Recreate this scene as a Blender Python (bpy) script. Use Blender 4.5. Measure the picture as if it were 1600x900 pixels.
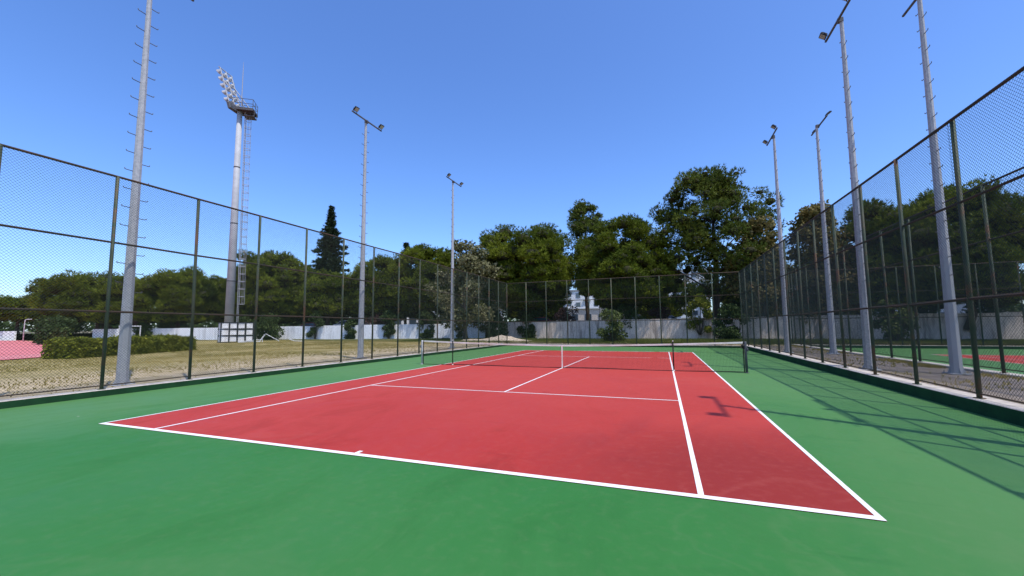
import bpy, math, random
import numpy as np
from mathutils import Matrix, Vector

for o in list(bpy.data.objects):
    bpy.data.objects.remove(o)
sc = bpy.context.scene
COL = sc.collection

# ---------------------------------------------------------------- camera
CAM = (3.8107, -4.4188, 1.6234)
YAW, PITCH, ROLL = -0.354465, 0.086818, -0.007607
fw = Vector((math.sin(YAW)*math.cos(PITCH), math.cos(YAW)*math.cos(PITCH), math.sin(PITCH)))
r0 = Vector((math.cos(YAW), -math.sin(YAW), 0)); u0 = r0.cross(fw)
rt = r0*math.cos(ROLL) + u0*math.sin(ROLL)
up = -r0*math.sin(ROLL) + u0*math.cos(ROLL)
cd = bpy.data.cameras.new('camera')
cam = bpy.data.objects.new('camera', cd); COL.objects.link(cam)
cam.matrix_world = Matrix(((rt.x, up.x, -fw.x, CAM[0]), (rt.y, up.y, -fw.y, CAM[1]), (rt.z, up.z, -fw.z, CAM[2]), (0, 0, 0, 1)))
cd.sensor_width = 36.0; cd.lens = 645.57/1600*36
cd.shift_x = 0.00262; cd.shift_y = 0.00339
cd.clip_start = 0.05; cd.clip_end = 3000
sc.camera = cam

# ---------------------------------------------------------------- sky and sun
SUN = Vector((0.416, -0.233, 1.0)).normalized()
elev = math.asin(SUN.z); azim = math.atan2(SUN.x, SUN.y)
w = bpy.data.worlds.new('World'); sc.world = w; w.use_nodes = True
nt = w.node_tree; nt.nodes.clear()
sky = nt.nodes.new('ShaderNodeTexSky'); sky.sky_type = 'NISHITA'; sky.sun_disc = False
sky.sun_elevation = elev; sky.sun_rotation = azim
sky.air_density = 0.9; sky.dust_density = 0.9; sky.ozone_density = 7.0; sky.altitude = 0
bg = nt.nodes.new('ShaderNodeBackground'); bg.inputs[1].default_value = 0.15
wo = nt.nodes.new('ShaderNodeOutputWorld')
hs = nt.nodes.new('ShaderNodeHueSaturation'); hs.inputs['Hue'].default_value = 0.508; hs.inputs['Saturation'].default_value = 1.13
nt.links.new(sky.outputs[0], hs.inputs['Color']); nt.links.new(hs.outputs[0], bg.inputs[0]); nt.links.new(bg.outputs[0], wo.inputs[0])
sl = bpy.data.lights.new('sun', 'SUN'); sl.energy = 2.4; sl.angle = math.radians(0.53); sl.color = (1.0, 0.955, 0.89)
so = bpy.data.objects.new('sun', sl); COL.objects.link(so)
so.rotation_euler = (-SUN).to_track_quat('-Z', 'Y').to_euler()
sc.view_settings.view_transform = 'Standard'; sc.view_settings.look = 'None'
sc.view_settings.exposure = 0.85; sc.view_settings.gamma = 1.0; sc.view_settings.use_curve_mapping = False

# ---------------------------------------------------------------- materials
def new_mat(name):
    m = bpy.data.materials.new(name); m.use_nodes = True
    t = m.node_tree
    return m, t, t.nodes['Principled BSDF'], t.nodes['Material Output']

def link(t, a, b): t.links.new(a, b)

def noise(t, scale, detail=4, rough=0.55, vec=None, dist=0.0):
    n = t.nodes.new('ShaderNodeTexNoise'); n.inputs['Scale'].default_value = scale
    n.inputs['Detail'].default_value = detail; n.inputs['Roughness'].default_value = rough
    n.inputs['Distortion'].default_value = dist
    if vec is not None: link(t, vec, n.inputs['Vector'])
    return n.outputs['Fac']

def coord(t, scale=(1, 1, 1), kind='Object'):
    tc = t.nodes.new('ShaderNodeTexCoord')
    mp = t.nodes.new('ShaderNodeMapping'); mp.inputs['Scale'].default_value = scale
    link(t, tc.outputs[kind], mp.inputs['Vector'])
    return mp.outputs['Vector']

def world_pos(t, scale=(1, 1, 1)):
    g = t.nodes.new('ShaderNodeNewGeometry')
    mp = t.nodes.new('ShaderNodeMapping'); mp.inputs['Scale'].default_value = scale
    link(t, g.outputs['Position'], mp.inputs['Vector'])
    return mp.outputs['Vector']

def ramp(t, fac, stops):
    r = t.nodes.new('ShaderNodeValToRGB'); e = r.color_ramp.elements
    while len(e) < len(stops): e.new(0.5)
    for el, (p, c) in zip(e, stops):
        el.position = p; el.color = (*c, 1) if len(c) == 3 else c
    link(t, fac, r.inputs['Fac'])
    return r.outputs['Color']

def mixc(t, fac, a, b, mode='MIX'):
    n = t.nodes.new('ShaderNodeMix'); n.data_type = 'RGBA'; n.blend_type = mode
    if isinstance(fac, (int, float)): n.inputs[0].default_value = fac
    else: link(t, fac, n.inputs[0])
    for i, v in ((6, a), (7, b)):
        if isinstance(v, tuple): n.inputs[i].default_value = (*v, 1)
        else: link(t, v, n.inputs[i])
    return n.outputs[2]

def maprange(t, v, a, b, c=0.0, d=1.0, smooth=True):
    n = t.nodes.new('ShaderNodeMapRange')
    n.interpolation_type = 'SMOOTHSTEP' if smooth else 'LINEAR'
    link(t, v, n.inputs[0])
    for i, x in enumerate((a, b, c, d)): n.inputs[i+1].default_value = x
    return n.outputs[0]

def math_n(t, op, a, b):
    n = t.nodes.new('ShaderNodeMath'); n.operation = op
    for i, v in enumerate((a, b)):
        if isinstance(v, (int, float)): n.inputs[i].default_value = v
        else: link(t, v, n.inputs[i])
    return n.outputs[0]

def bump(t, b, h, strength, dist):
    n = t.nodes.new('ShaderNodeBump'); n.inputs['Strength'].default_value = strength; n.inputs['Distance'].default_value = dist
    link(t, h, n.inputs['Height']); link(t, n.outputs[0], b.inputs['Normal'])

def plain(name, c, rough=0.6, metal=0.0, var=0.25, scale=3.0, c2=None, bumpd=0.0, stretch=(1, 1, 1), spec=None):
    """colour that wanders between c and c2 on an uneven noise"""
    m, t, b, o = new_mat(name)
    v = world_pos(t, stretch)
    f = noise(t, scale, 6, 0.62, v)
    if c2 is None: c2 = tuple(x*(1-var) for x in c)
    col = mixc(t, maprange(t, f, 0.35, 0.68), c, c2)
    link(t, col, b.inputs['Base Color'])
    b.inputs['Roughness'].default_value = rough; b.inputs['Metallic'].default_value = metal
    b.inputs['Specular IOR Level'].default_value = 0.22 if spec is None else spec
    if bumpd: bump(t, b, noise(t, scale*6, 4, 0.6, v), 0.6, bumpd)
    return m

def court_mat(name, base, light, dark, dusty, far, worn=None):
    m, t, b, o = new_mat(name)
    v = world_pos(t)
    big = noise(t, 0.22, 5, 0.6, v, 0.4)
    mid = noise(t, 0.9, 6, 0.65, world_pos(t, (1.0, 0.45, 1)), 0.8)
    fine = noise(t, 9, 4, 0.6, v)
    grit = noise(t, 190, 3, 0.6, v)
    c = mixc(t, maprange(t, big, 0.36, 0.66), base, light)
    c = mixc(t, math_n(t, 'MULTIPLY', maprange(t, mid, 0.50, 0.74), 0.65), c, dark)
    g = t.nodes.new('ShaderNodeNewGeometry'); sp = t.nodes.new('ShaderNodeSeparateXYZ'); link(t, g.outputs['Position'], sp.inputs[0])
    # paler colour mixed in towards the far end and the sides
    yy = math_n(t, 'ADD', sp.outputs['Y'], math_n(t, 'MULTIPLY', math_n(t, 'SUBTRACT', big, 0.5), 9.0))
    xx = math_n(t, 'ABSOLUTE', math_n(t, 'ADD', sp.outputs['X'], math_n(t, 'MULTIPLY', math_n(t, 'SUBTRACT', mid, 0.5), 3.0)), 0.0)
    pale_mix = math_n(t, 'MAXIMUM', maprange(t, yy, -1.0, 9.0), math_n(t, 'MULTIPLY', maprange(t, xx, 4.0, 7.5), 0.75))
    c = mixc(t, math_n(t, 'MULTIPLY', pale_mix, 0.85), c, far)
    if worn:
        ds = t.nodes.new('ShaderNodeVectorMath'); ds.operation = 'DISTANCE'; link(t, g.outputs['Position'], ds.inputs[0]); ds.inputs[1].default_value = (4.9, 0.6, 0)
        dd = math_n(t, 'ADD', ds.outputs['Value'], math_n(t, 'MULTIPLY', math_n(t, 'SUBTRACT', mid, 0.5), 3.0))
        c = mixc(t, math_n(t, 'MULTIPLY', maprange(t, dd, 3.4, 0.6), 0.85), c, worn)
    # shallow puddle marks: pale rings left where water dried
    pud = noise(t, 0.34, 3, 0.5, world_pos(t, (1, 1, 1)), 1.2)
    ring = math_n(t, 'MULTIPLY', maprange(t, pud, 0.60, 0.625), maprange(t, pud, 0.66, 0.63))
    c = mixc(t, math_n(t, 'MULTIPLY', ring, 0.10), c, dusty)
    # brush and broom drags
    drag = noise(t, 3.2, 5, 0.7, world_pos(t, (0.25, 1.6, 1)), 0.5)
    c = mixc(t, math_n(t, 'MULTIPLY', maprange(t, drag, 0.56, 0.78), 0.6), c, dark)
    c = mixc(t, math_n(t, 'MULTIPLY', maprange(t, fine, 0.45, 0.8), 0.18), c, dusty)
    # scuffs and crumbs
    vo = t.nodes.new('ShaderNodeTexVoronoi'); vo.inputs['Scale'].default_value = 0.9; link(t, v, vo.inputs['Vector'])
    sv = t.nodes.new('ShaderNodeSeparateColor'); link(t, vo.outputs['Color'], sv.inputs[0])
    c = mixc(t, math_n(t, 'MULTIPLY', maprange(t, vo.outputs['Distance'], 0.022, 0.012), maprange(t, sv.outputs[0], 0.55, 0.60)), c, (0.55, 0.52, 0.46))
    vd = t.nodes.new('ShaderNodeTexVoronoi'); vd.inputs['Scale'].default_value = 0.75; link(t, world_pos(t, (1, 1.35, 1)), vd.inputs['Vector'])
    sd_ = t.nodes.new('ShaderNodeSeparateColor'); link(t, vd.outputs['Color'], sd_.inputs[0])
    dv = math_n(t, 'ADD', vd.outputs['Distance'], math_n(t, 'MULTIPLY', math_n(t, 'SUBTRACT', fine, 0.5), 0.12))
    c = mixc(t, math_n(t, 'MULTIPLY', math_n(t, 'MULTIPLY', maprange(t, dv, 0.13, 0.03), maprange(t, sd_.outputs[1], 0.5, 0.8)), 0.5), c, dark)
    sc_ = noise(t, 26, 2, 0.5, v)
    c = mixc(t, math_n(t, 'MULTIPLY', maprange(t, sc_, 0.73, 0.80), 0.5), c, dark)
    c = mixc(t, math_n(t, 'MULTIPLY', maprange(t, grit, 0.3, 0.7), 0.16), c, dark)
    link(t, c, b.inputs['Base Color'])
    link(t, maprange(t, mid, 0.3, 0.7, 0.50, 0.68), b.inputs['Roughness'])
    b.inputs['Specular IOR Level'].default_value = 0.16
    bump(t, b, grit, 0.35, 0.0025)
    return m

M = {}
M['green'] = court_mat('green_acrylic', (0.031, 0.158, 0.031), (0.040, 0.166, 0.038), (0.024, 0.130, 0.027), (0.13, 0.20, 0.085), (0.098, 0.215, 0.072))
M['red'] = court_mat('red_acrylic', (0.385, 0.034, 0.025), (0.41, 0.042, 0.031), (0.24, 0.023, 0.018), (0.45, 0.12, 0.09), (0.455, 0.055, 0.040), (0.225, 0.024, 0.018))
def line_mat():
    m, t, b, o = new_mat('white_line_paint')
    v = world_pos(t)
    f = noise(t, 2.2, 6, 0.7, v); g = noise(t, 45, 4, 0.65, v)
    c = mixc(t, maprange(t, f, 0.45, 0.75), (0.80, 0.79, 0.76), (0.66, 0.62, 0.57))
    c = mixc(t, math_n(t, 'MULTIPLY', maprange(t, g, 0.58, 0.75), 0.45), c, (0.52, 0.42, 0.36))
    link(t, c, b.inputs['Base Color']); b.inputs['Roughness'].default_value = 0.6
    return m
M['line'] = line_mat()
M['kerb'] = plain('pale_concrete', (0.52, 0.47, 0.41), 0.9, c2=(0.36, 0.32, 0.27), scale=4, bumpd=0.01)
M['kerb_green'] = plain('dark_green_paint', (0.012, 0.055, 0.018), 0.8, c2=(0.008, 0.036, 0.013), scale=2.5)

def painted_steel():
    m, t, b, o = new_mat('green_painted_steel')
    v = world_pos(t)
    a = noise(t, 1.1, 6, 0.7, v); s = noise(t, 7, 5, 0.7, world_pos(t, (1, 1, 0.35)))
    c = mixc(t, maprange(t, s, 0.40, 0.66), (0.048, 0.074, 0.046), (0.100, 0.100, 0.062))
    c = mixc(t, maprange(t, a, 0.53, 0.66), c, (0.155, 0.078, 0.042))
    c = mixc(t, maprange(t, s, 0.64, 0.74), c, (0.085, 0.040, 0.022))
    link(t, c, b.inputs['Base Color']); b.inputs['Roughness'].default_value = 0.62
    bump(t, b, s, 0.3, 0.004); b.inputs['Specular IOR Level'].default_value = 0.2
    return m
M['post'] = painted_steel()
M['rail'] = plain('rusty_rail', (0.048, 0.042, 0.030), 0.7, c2=(0.085, 0.046, 0.026), scale=1.6)
M['wire'] = plain('green_coated_wire', (0.020, 0.034, 0.026), 0.6, c2=(0.036, 0.043, 0.033), scale=0.8)
def galv():
    m, t, b, o = new_mat('galvanised_steel')
    v = world_pos(t); s = noise(t, 14, 4, 0.6, v); l = noise(t, 5, 5, 0.65, world_pos(t, (1, 1, 0.10)))
    c = mixc(t, maprange(t, s, 0.35, 0.65), (0.40, 0.405, 0.41), (0.31, 0.32, 0.33))
    c = mixc(t, math_n(t, 'MULTIPLY', maprange(t, l, 0.52, 0.75), 0.6), c, (0.24, 0.25, 0.26))
    link(t, c, b.inputs['Base Color']); b.inputs['Roughness'].default_value = 0.6; b.inputs['Metallic'].default_value = 0.0; b.inputs['Specular IOR Level'].default_value = 0.25
    return m
M['galv'] = galv()
M['mastgrey'] = plain('grey_mast_paint', (0.42, 0.425, 0.43), 0.6, c2=(0.35, 0.355, 0.36), scale=1.2)
M['galv_dark'] = plain('weathered_steel', (0.11, 0.11, 0.115), 0.6, 0.0, c2=(0.07, 0.07, 0.07), scale=4)
M['housing'] = plain('black_aluminium', (0.03, 0.03, 0.033), 0.45, 0.2)
M['lens'] = plain('lamp_glass', (0.42, 0.42, 0.38), 0.12, 0.0, scale=12, spec=0.8)
M['lampgrey'] = plain('grey_lamp_housing', (0.50, 0.50, 0.49), 0.45, c2=(0.34, 0.34, 0.34), scale=3)
M['lampwhite'] = plain('white_enamel', (0.72, 0.72, 0.70), 0.4)
M['net'] = plain('black_netting', (0.012, 0.013, 0.013), 0.8)
M['band'] = plain('white_canvas', (0.78, 0.75, 0.68), 0.85, c2=(0.60, 0.54, 0.44), scale=1.5)
M['netpost'] = plain('dark_grey_paint', (0.10, 0.11, 0.115), 0.45, c2=(0.06, 0.065, 0.07), scale=6)
M['palepost'] = plain('pale_grey_paint', (0.52, 0.53, 0.52), 0.45, c2=(0.38, 0.38, 0.37), scale=6)
M['bark'] = plain('pine_bark', (0.105, 0.070, 0.050), 0.95, c2=(0.045, 0.032, 0.025), scale=5, bumpd=0.05, stretch=(1, 1, 0.3))
M['inner_core'] = plain('dark_twig_core', (0.040, 0.040, 0.016), 0.95, c2=(0.024, 0.024, 0.011), scale=6, bumpd=0.05)  # stands for inner twigs; dark filler that deepens the shade inside crowns
M['bark2'] = plain('grey_bark', (0.15, 0.125, 0.10), 0.95, c2=(0.07, 0.055, 0.045), scale=5, bumpd=0.04, stretch=(1, 1, 0.3))

def wall_mat(name, base, stain, top_stain):
    m, t, b, o = new_mat(name)
    v = world_pos(t)
    runs = noise(t, 2.6, 6, 0.7, world_pos(t, (1, 1, 0.10)))
    blot = noise(t, 0.8, 6, 0.65, v, 0.5); f = noise(t, 20, 4, 0.6, v)
    c = mixc(t, maprange(t, blot, 0.42, 0.68), base, stain)
    c = mixc(t, math_n(t, 'MULTIPLY', maprange(t, runs, 0.46, 0.66), 0.85), c, top_stain)
    c = mixc(t, math_n(t, 'MULTIPLY', maprange(t, f, 0.5, 0.8), 0.25), c, stain)
    link(t, c, b.inputs['Base Color']); b.inputs['Roughness'].default_value = 0.9
    bump(t, b, f, 0.4, 0.01)
    return m
M['concrete'] = wall_mat('stained_concrete', (0.74, 0.62, 0.50), (0.58, 0.48, 0.39), (0.25, 0.20, 0.16))
M['whitewash'] = wall_mat('whitewash', (0.88, 0.88, 0.87), (0.82, 0.82, 0.81), (0.60, 0.59, 0.57))

def foliage(name, c_dark, c_mid, c_light, trans=0.25, rough=0.55):
    m, t, b, o = new_mat(name)
    a = t.nodes.new('ShaderNodeAttribute'); a.attribute_name = 'tone'
    c = ramp(t, a.outputs['Fac'], [(0.0, c_dark), (0.5, c_mid), (1.0, c_light)])
    link(t, c, b.inputs['Base Color']); b.inputs['Roughness'].default_value = rough
    b.inputs['Specular IOR Level'].default_value = 0.10
    tr = t.nodes.new('ShaderNodeBsdfTranslucent'); link(t, c, tr.inputs['Color'])
    mx = t.nodes.new('ShaderNodeMixShader'); mx.inputs[0].default_value = trans
    link(t, b.outputs[0], mx.inputs[1]); link(t, tr.outputs[0], mx.inputs[2]); link(t, mx.outputs[0], o.inputs['Surface'])
    return m
M['stone_pine'] = foliage('stone_pine_needles', (0.048, 0.072, 0.009), (0.112, 0.145, 0.014), (0.235, 0.265, 0.024), 0.16)
M['aleppo'] = foliage('aleppo_needles', (0.042, 0.064, 0.012), (0.098, 0.128, 0.018), (0.185, 0.21, 0.030), 0.14)
M['fir'] = foliage('fir_needles', (0.018, 0.032, 0.014), (0.030, 0.050, 0.022), (0.048, 0.070, 0.030), 0.12)
M['broad'] = foliage('olive_green_leaves', (0.075, 0.085, 0.030), (0.125, 0.125, 0.050), (0.30, 0.28, 0.16), 0.28)
M['broad_y'] = foliage('yellowing_leaves', (0.085, 0.082, 0.022), (0.15, 0.130, 0.040), (0.26, 0.20, 0.075), 0.30)
M['hedge'] = foliage('hedge_leaves', (0.075, 0.092, 0.010), (0.165, 0.180, 0.016), (0.32, 0.31, 0.035), 0.25)
M['shrub'] = foliage('shrub_leaves', (0.050, 0.075, 0.020), (0.090, 0.120, 0.030), (0.22, 0.25, 0.09), 0.28)
M['darkshrub'] = foliage('dark_shrub_leaves', (0.025, 0.045, 0.013), (0.045, 0.072, 0.020), (0.085, 0.115, 0.030), 0.2)
M['purple'] = foliage('purple_brown_leaves', (0.060, 0.035, 0.032), (0.105, 0.058, 0.052), (0.165, 0.095, 0.080), 0.25)
M['grass'] = foliage('dry_grass', (0.150, 0.145, 0.030), (0.33, 0.265, 0.075), (0.60, 0.45, 0.175), 0.30, 0.8)
M['lawn'] = foliage('green_grass', (0.060, 0.085, 0.016), (0.105, 0.130, 0.026), (0.20, 0.19, 0.060), 0.25, 0.8)

def ground_mat():
    m, t, b, o = new_mat('dry_grass_ground')
    g = t.nodes.new('ShaderNodeNewGeometry'); sp = t.nodes.new('ShaderNodeSeparateXYZ'); link(t, g.outputs['Position'], sp.inputs[0])
    v = world_pos(t)
    n1 = noise(t, 0.35, 6, 0.65, v, 0.4); n2 = noise(t, 2.2, 6, 0.7, v, 0.5); n3 = noise(t, 16, 5, 0.7, v)
    grass = mixc(t, maprange(t, n1, 0.36, 0.64), (0.22, 0.185, 0.055), (0.36, 0.285, 0.115))
    grass = mixc(t, math_n(t, 'MULTIPLY', maprange(t, n2, 0.45, 0.7), 0.7), grass, (0.38, 0.30, 0.15))
    soil = mixc(t, maprange(t, n2, 0.35, 0.65), (0.54, 0.43, 0.28), (0.38, 0.30, 0.16))
    soil = mixc(t, maprange(t, n3, 0.55, 0.75), soil, (0.56, 0.48, 0.36))
    xs = math_n(t, 'ADD', sp.outputs['X'], math_n(t, 'MULTIPLY', math_n(t, 'SUBTRACT', n1, 0.5), 7.0))
    xs = math_n(t, 'ADD', xs, math_n(t, 'MULTIPLY', math_n(t, 'SUBTRACT', n2, 0.5), 4.0))
    near = maprange(t, xs, -18.5, -13.0)
    # green turf beyond the back fence
    ys = math_n(t, 'ADD', sp.outputs['Y'], math_n(t, 'MULTIPLY', math_n(t, 'SUBTRACT', n2, 0.5), 4.0))
    turf = mixc(t, maprange(t, n2, 0.4, 0.66), (0.085, 0.100, 0.026), (0.17, 0.15, 0.060))
    c = mixc(t, near, grass, soil)
    c = mixc(t, maprange(t, ys, 31.3, 33.2), c, turf)
    # trodden grey earth between the two courts
    path = mixc(t, maprange(t, n2, 0.36, 0.66), (0.27, 0.225, 0.19), (0.19, 0.155, 0.125))
    path = mixc(t, maprange(t, n3, 0.56, 0.72), path, (0.37, 0.32, 0.28))
    path = mixc(t, math_n(t, 'MULTIPLY', maprange(t, n1, 0.54, 0.66), 0.7), path, (0.20, 0.165, 0.065))
    yin = maprange(t, sp.outputs['Y'], 30.9, 30.4)
    c = mixc(t, math_n(t, 'MULTIPLY', maprange(t, sp.outputs['X'], 9.0, 9.2), yin), c, path)
    c = mixc(t, math_n(t, 'MULTIPLY', maprange(t, n3, 0.35, 0.65), 0.25), c, (0.09, 0.075, 0.035))
    link(t, c, b.inputs['Base Color']); b.inputs['Roughness'].default_value = 0.95
    b.inputs['Specular IOR Level'].default_value = 0.15
    bump(t, b, n3, 0.8, 0.04)
    return m
M['ground'] = ground_mat()
M['verge'] = plain('street_verge', (0.20, 0.17, 0.10), 0.95, c2=(0.11, 0.105, 0.055), scale=0.6, bumpd=0.03)
M['track'] = plain('faded_track', (0.62, 0.19, 0.185), 0.8, c2=(0.54, 0.155, 0.155), scale=0.25)
M['sand'] = plain('sand_heap', (0.52, 0.43, 0.33), 0.95, c2=(0.36, 0.29, 0.20), scale=3.2, bumpd=0.05)
M['bwhite'] = plain('white_render', (0.76, 0.76, 0.75), 0.8, c2=(0.64, 0.64, 0.63), scale=0.2)
M['bcream'] = plain('cream_render', (0.62, 0.55, 0.46), 0.8, c2=(0.52, 0.45, 0.37), scale=0.2)
M['bgrey'] = plain('grey_render', (0.36, 0.37, 0.38), 0.8, scale=0.2)
M['pane'] = plain('window_glass', (0.05, 0.07, 0.09), 0.08, 0.0, scale=0.3, spec=0.9)
M['carwhite'] = plain('white_car_paint', (0.75, 0.75, 0.75), 0.25)
M['carred'] = plain('red_car_paint', (0.42, 0.03, 0.03), 0.25)
M['tyre'] = plain('tyre_rubber', (0.02, 0.02, 0.02), 0.8)
M['boardwhite'] = plain('white_board', (0.78, 0.78, 0.76), 0.6, c2=(0.62, 0.60, 0.57), scale=2.5)
M['frame'] = plain('dark_frame', (0.035, 0.04, 0.045), 0.5)

# ---------------------------------------------------------------- mesh helpers
class MB:
    def __init__(s): s.v = []; s.f = []
    def add(s, vs, fs):
        b = len(s.v); s.v += [tuple(q) for q in vs]; s.f += [tuple(i+b for i in f) for f in fs]
    def box(s, c, d, rz=0.0, bev=0.0, R=None):
        x, y, z = d[0]/2, d[1]/2, d[2]/2
        if bev <= 0:
            P = [(-x,-y,-z),(x,-y,-z),(x,y,-z),(-x,y,-z),(-x,-y,z),(x,-y,z),(x,y,z),(-x,y,z)]
            F = [(0,3,2,1),(4,5,6,7),(0,1,5,4),(1,2,6,5),(2,3,7,6),(3,0,4,7)]
        else:
            b = min(bev, x*.9, y*.9, z*.9); P = []; F = []
            ring = [(-x+b,-y),(x-b,-y),(x,-y+b),(x,y-b),(x-b,y),(-x+b,y),(-x,y-b),(-x,-y+b)]
            ins = [(-x+b,-y+b),(x-b,-y+b),(x-b,-y+b),(x-b,y-b),(x-b,y-b),(-x+b,y-b),(-x+b,y-b),(-x+b,-y+b)]
            for (px, py) in ins: P.append((px, py, -z))
            for (px, py) in ring: P.append((px, py, -z+b))
            for (px, py) in ring: P.append((px, py, z-b))
            for (px, py) in ins: P.append((px, py, z))
            for l in range(3):
                for i in range(8):
                    j = (i+1) % 8; F.append((l*8+i, l*8+j, l*8+8+j, l*8+8+i))
            F.append((7,6,5,4,3,2,1,0)); F.append(tuple(range(24, 32)))
        M3 = R if R is not None else Matrix.Rotation(rz, 3, 'Z')
        s.add([tuple(M3 @ Vector(p) + Vector(c)) for p in P], F)
    def tube(s, pts, rad, n=8, cap=True):
        pts = [Vector(p) for p in pts]
        if not isinstance(rad, (list, tuple)): rad = [rad]*len(pts)
        rings = []; ref = None
        for i, p in enumerate(pts):
            d = (pts[min(i+1, len(pts)-1)] - pts[max(i-1, 0)]).normalized()
            if ref is None: ref = Vector((1, 0, 0)) if abs(d.x) < 0.8 else Vector((0, 1, 0))
            a = (ref - d*ref.dot(d)).normalized(); ref = a; b = d.cross(a)
            rings.append([p + (a*math.cos(2*math.pi*k/n) + b*math.sin(2*math.pi*k/n))*rad[i] for k in range(n)])
        V = [v for r in rings for v in r]; F = []
        for i in range(len(pts)-1):
            for k in range(n):
                j = (k+1) % n; F.append((i*n+k, i*n+j, i*n+n+j, i*n+n+k))
        if cap: F.append(tuple(reversed(range(n)))); F.append(tuple(range((len(pts)-1)*n, len(pts)*n)))
        s.add(V, F)
    def mesh(s, name, mat, smooth=False):
        me = bpy.data.meshes.new(name); me.from_pydata(s.v, [], s.f); me.update()
        me.materials.append(M[mat])
        if smooth: me.polygons.foreach_set('use_smooth', [True]*len(me.polygons))
        return me
    def build(s, name, mat, parent=None, smooth=False, loc=(0, 0, 0)):
        return put(name, s.mesh(name, mat, smooth), parent, loc)

def put(name, me, parent=None, loc=(0, 0, 0), rz=0.0):
    o = bpy.data.objects.new(name, me); COL.objects.link(o)
    if parent is not None: o.parent = parent
    o.location = loc
    if rz: o.rotation_euler = (0, 0, rz)
    return o

def empty(name, loc, rz=0.0, label=None, cat=None, group=None):
    o = bpy.data.objects.new(name, None); COL.objects.link(o); o.location = loc; o.rotation_euler = (0, 0, rz)
    o.empty_display_size = 0.2
    tag(o, label, cat, group)
    return o

def tag(o, label=None, cat=None, group=None, kind=None):
    if label: o['label'] = label
    if cat: o['category'] = cat
    if group: o['group'] = group
    if kind: o['kind'] = kind
    return o

def np_mesh(name, V, tris, mat, tone=None):
    me = bpy.data.meshes.new(name)
    n = len(V); m = len(tris)
    me.vertices.add(n); me.vertices.foreach_set('co', np.ascontiguousarray(V, dtype=np.float32).ravel())
    me.loops.add(m*3); me.loops.foreach_set('vertex_index', np.ascontiguousarray(tris, dtype=np.int32).ravel())
    me.polygons.add(m); me.polygons.foreach_set('loop_start', np.arange(0, m*3, 3, dtype=np.int32))
    if tone is not None:
        a = me.attributes.new('tone', 'FLOAT', 'POINT'); a.data.foreach_set('value', np.ascontiguousarray(tone, dtype=np.float32))
    me.update(calc_edges=True)
    me.materials.append(M[mat])
    return me

# ---------------------------------------------------------------- ground
def ground_z(x, y):
    if -9.45 <= x <= 9.33 and -9 <= y <= 30.75: return -0.08
    if 12.95 <= x <= 31.6 and -9 <= y <= 31.75: return -0.08
    if x > 9.33 and y <= 30.75: return 0.17
    if y > 30.75 and x > -9.45: return 0.17 + 0.16*min(1, (y-30.75)/8.5)
    z = 0.12 + 0.20*min(1, max(0, (y-18)/20))
    return z
gx = sorted(set([-700, -300, -150, -110, -90, -75] + [-66+2*i for i in range(28)] + [-9.6, -9.451, -9.45, -4, 0, 4, 9.33, 9.331, 10, 11, 12, 12.949, 12.95, 16, 20, 24, 28, 31.6, 31.601, 34, 40, 60, 100, 200, 400, 700]))
gy = sorted(set([-700, -300, -100, -40, -20, -9.001, -9] + [-7+2*i for i in range(19)] + [30.0, 30.75, 30.751, 31.75, 31.751, 33, 35, 37, 39, 41, 44, 50, 60, 80, 120, 200, 400, 700]))
rg = random.Random(4)
gm = MB()
for y in gy:
    for x in gx:
        z = ground_z(x, y)
        if z > 0.05 and not (9 < x < 13.2) and abs(x+9.5) > 0.3 and not (x < -21 and y < 24): z += rg.uniform(-0.03, 0.03)
        gm.v.append((x, y, z))
nx = len(gx)
for j in range(len(gy)-1):
    for i in range(nx-1): gm.f.append((j*nx+i, j*nx+i+1, (j+1)*nx+i+1, (j+1)*nx+i))
tag(gm.build('ground', 'ground', smooth=False), 'dry grass and pale soil around the fenced courts', kind='structure')

WALL = [(-112, 21.3), (-86, 26.9), (-71.5, 30.05), (-58, 33.0), (-16.5, 42.0), (-14.6, 41.6), (45, 40.0), (110, 38.5)]
vm = MB()
back = [(x, y+0.12) for x, y in WALL]
vv = [(-700, 10, 1.25)] + [(x, y, 1.25) for x, y in back] + [(700, 20, 1.25), (700, 900, 1.25), (-700, 900, 1.25)]
vm.add(vv, [tuple(range(len(vv)))])
tag(vm.build('street_verge', 'verge'), 'raised verge behind the boundary walls', kind='structure')

tm = MB()
tm.add([(-23.6, -6, .165), (-25.4, 2, .165), (-28.3, 7.2, .165), (-33.5, 16, .165), (-80, 26.2, .33), (-112, 18, .40), (-112, -60, .2), (-24, -60, .165)], [(0, 1, 2, 3, 4, 5, 6, 7)])
tr = tag(tm.build('running_track', 'track'), 'faded pinkish red running track beyond the hedge', kind='structure')
for k in range(4):
    lm_ = MB(); d = 1.3*(k+1)
    P = [(-23.6-d, -6), (-25.4-d, 2+d*.25), (-28.3-d*.9, 7.2+d*.5), (-33.5-d*.6, 16+d*.1)]
    for (a, b) in zip(P[:-1], P[1:]):
        va, vb = Vector((*a, .171)), Vector((*b, .171)); nn = (vb-va).cross(Vector((0, 0, 1))).normalized()*.025
        lm_.add([va-nn, va+nn, vb+nn, vb-nn], [(0, 1, 2, 3)])
    lm_.build('lane_line', 'line', tr)

# ---------------------------------------------------------------- courts
def sheet(name, mat, x0, x1, y0, y1, z, parent=None):
    b = MB(); b.add([(x0, y0, z), (x1, y0, z), (x1, y1, z), (x0, y1, z)], [(0, 1, 2, 3)])
    return b.build(name, mat, parent)

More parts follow.
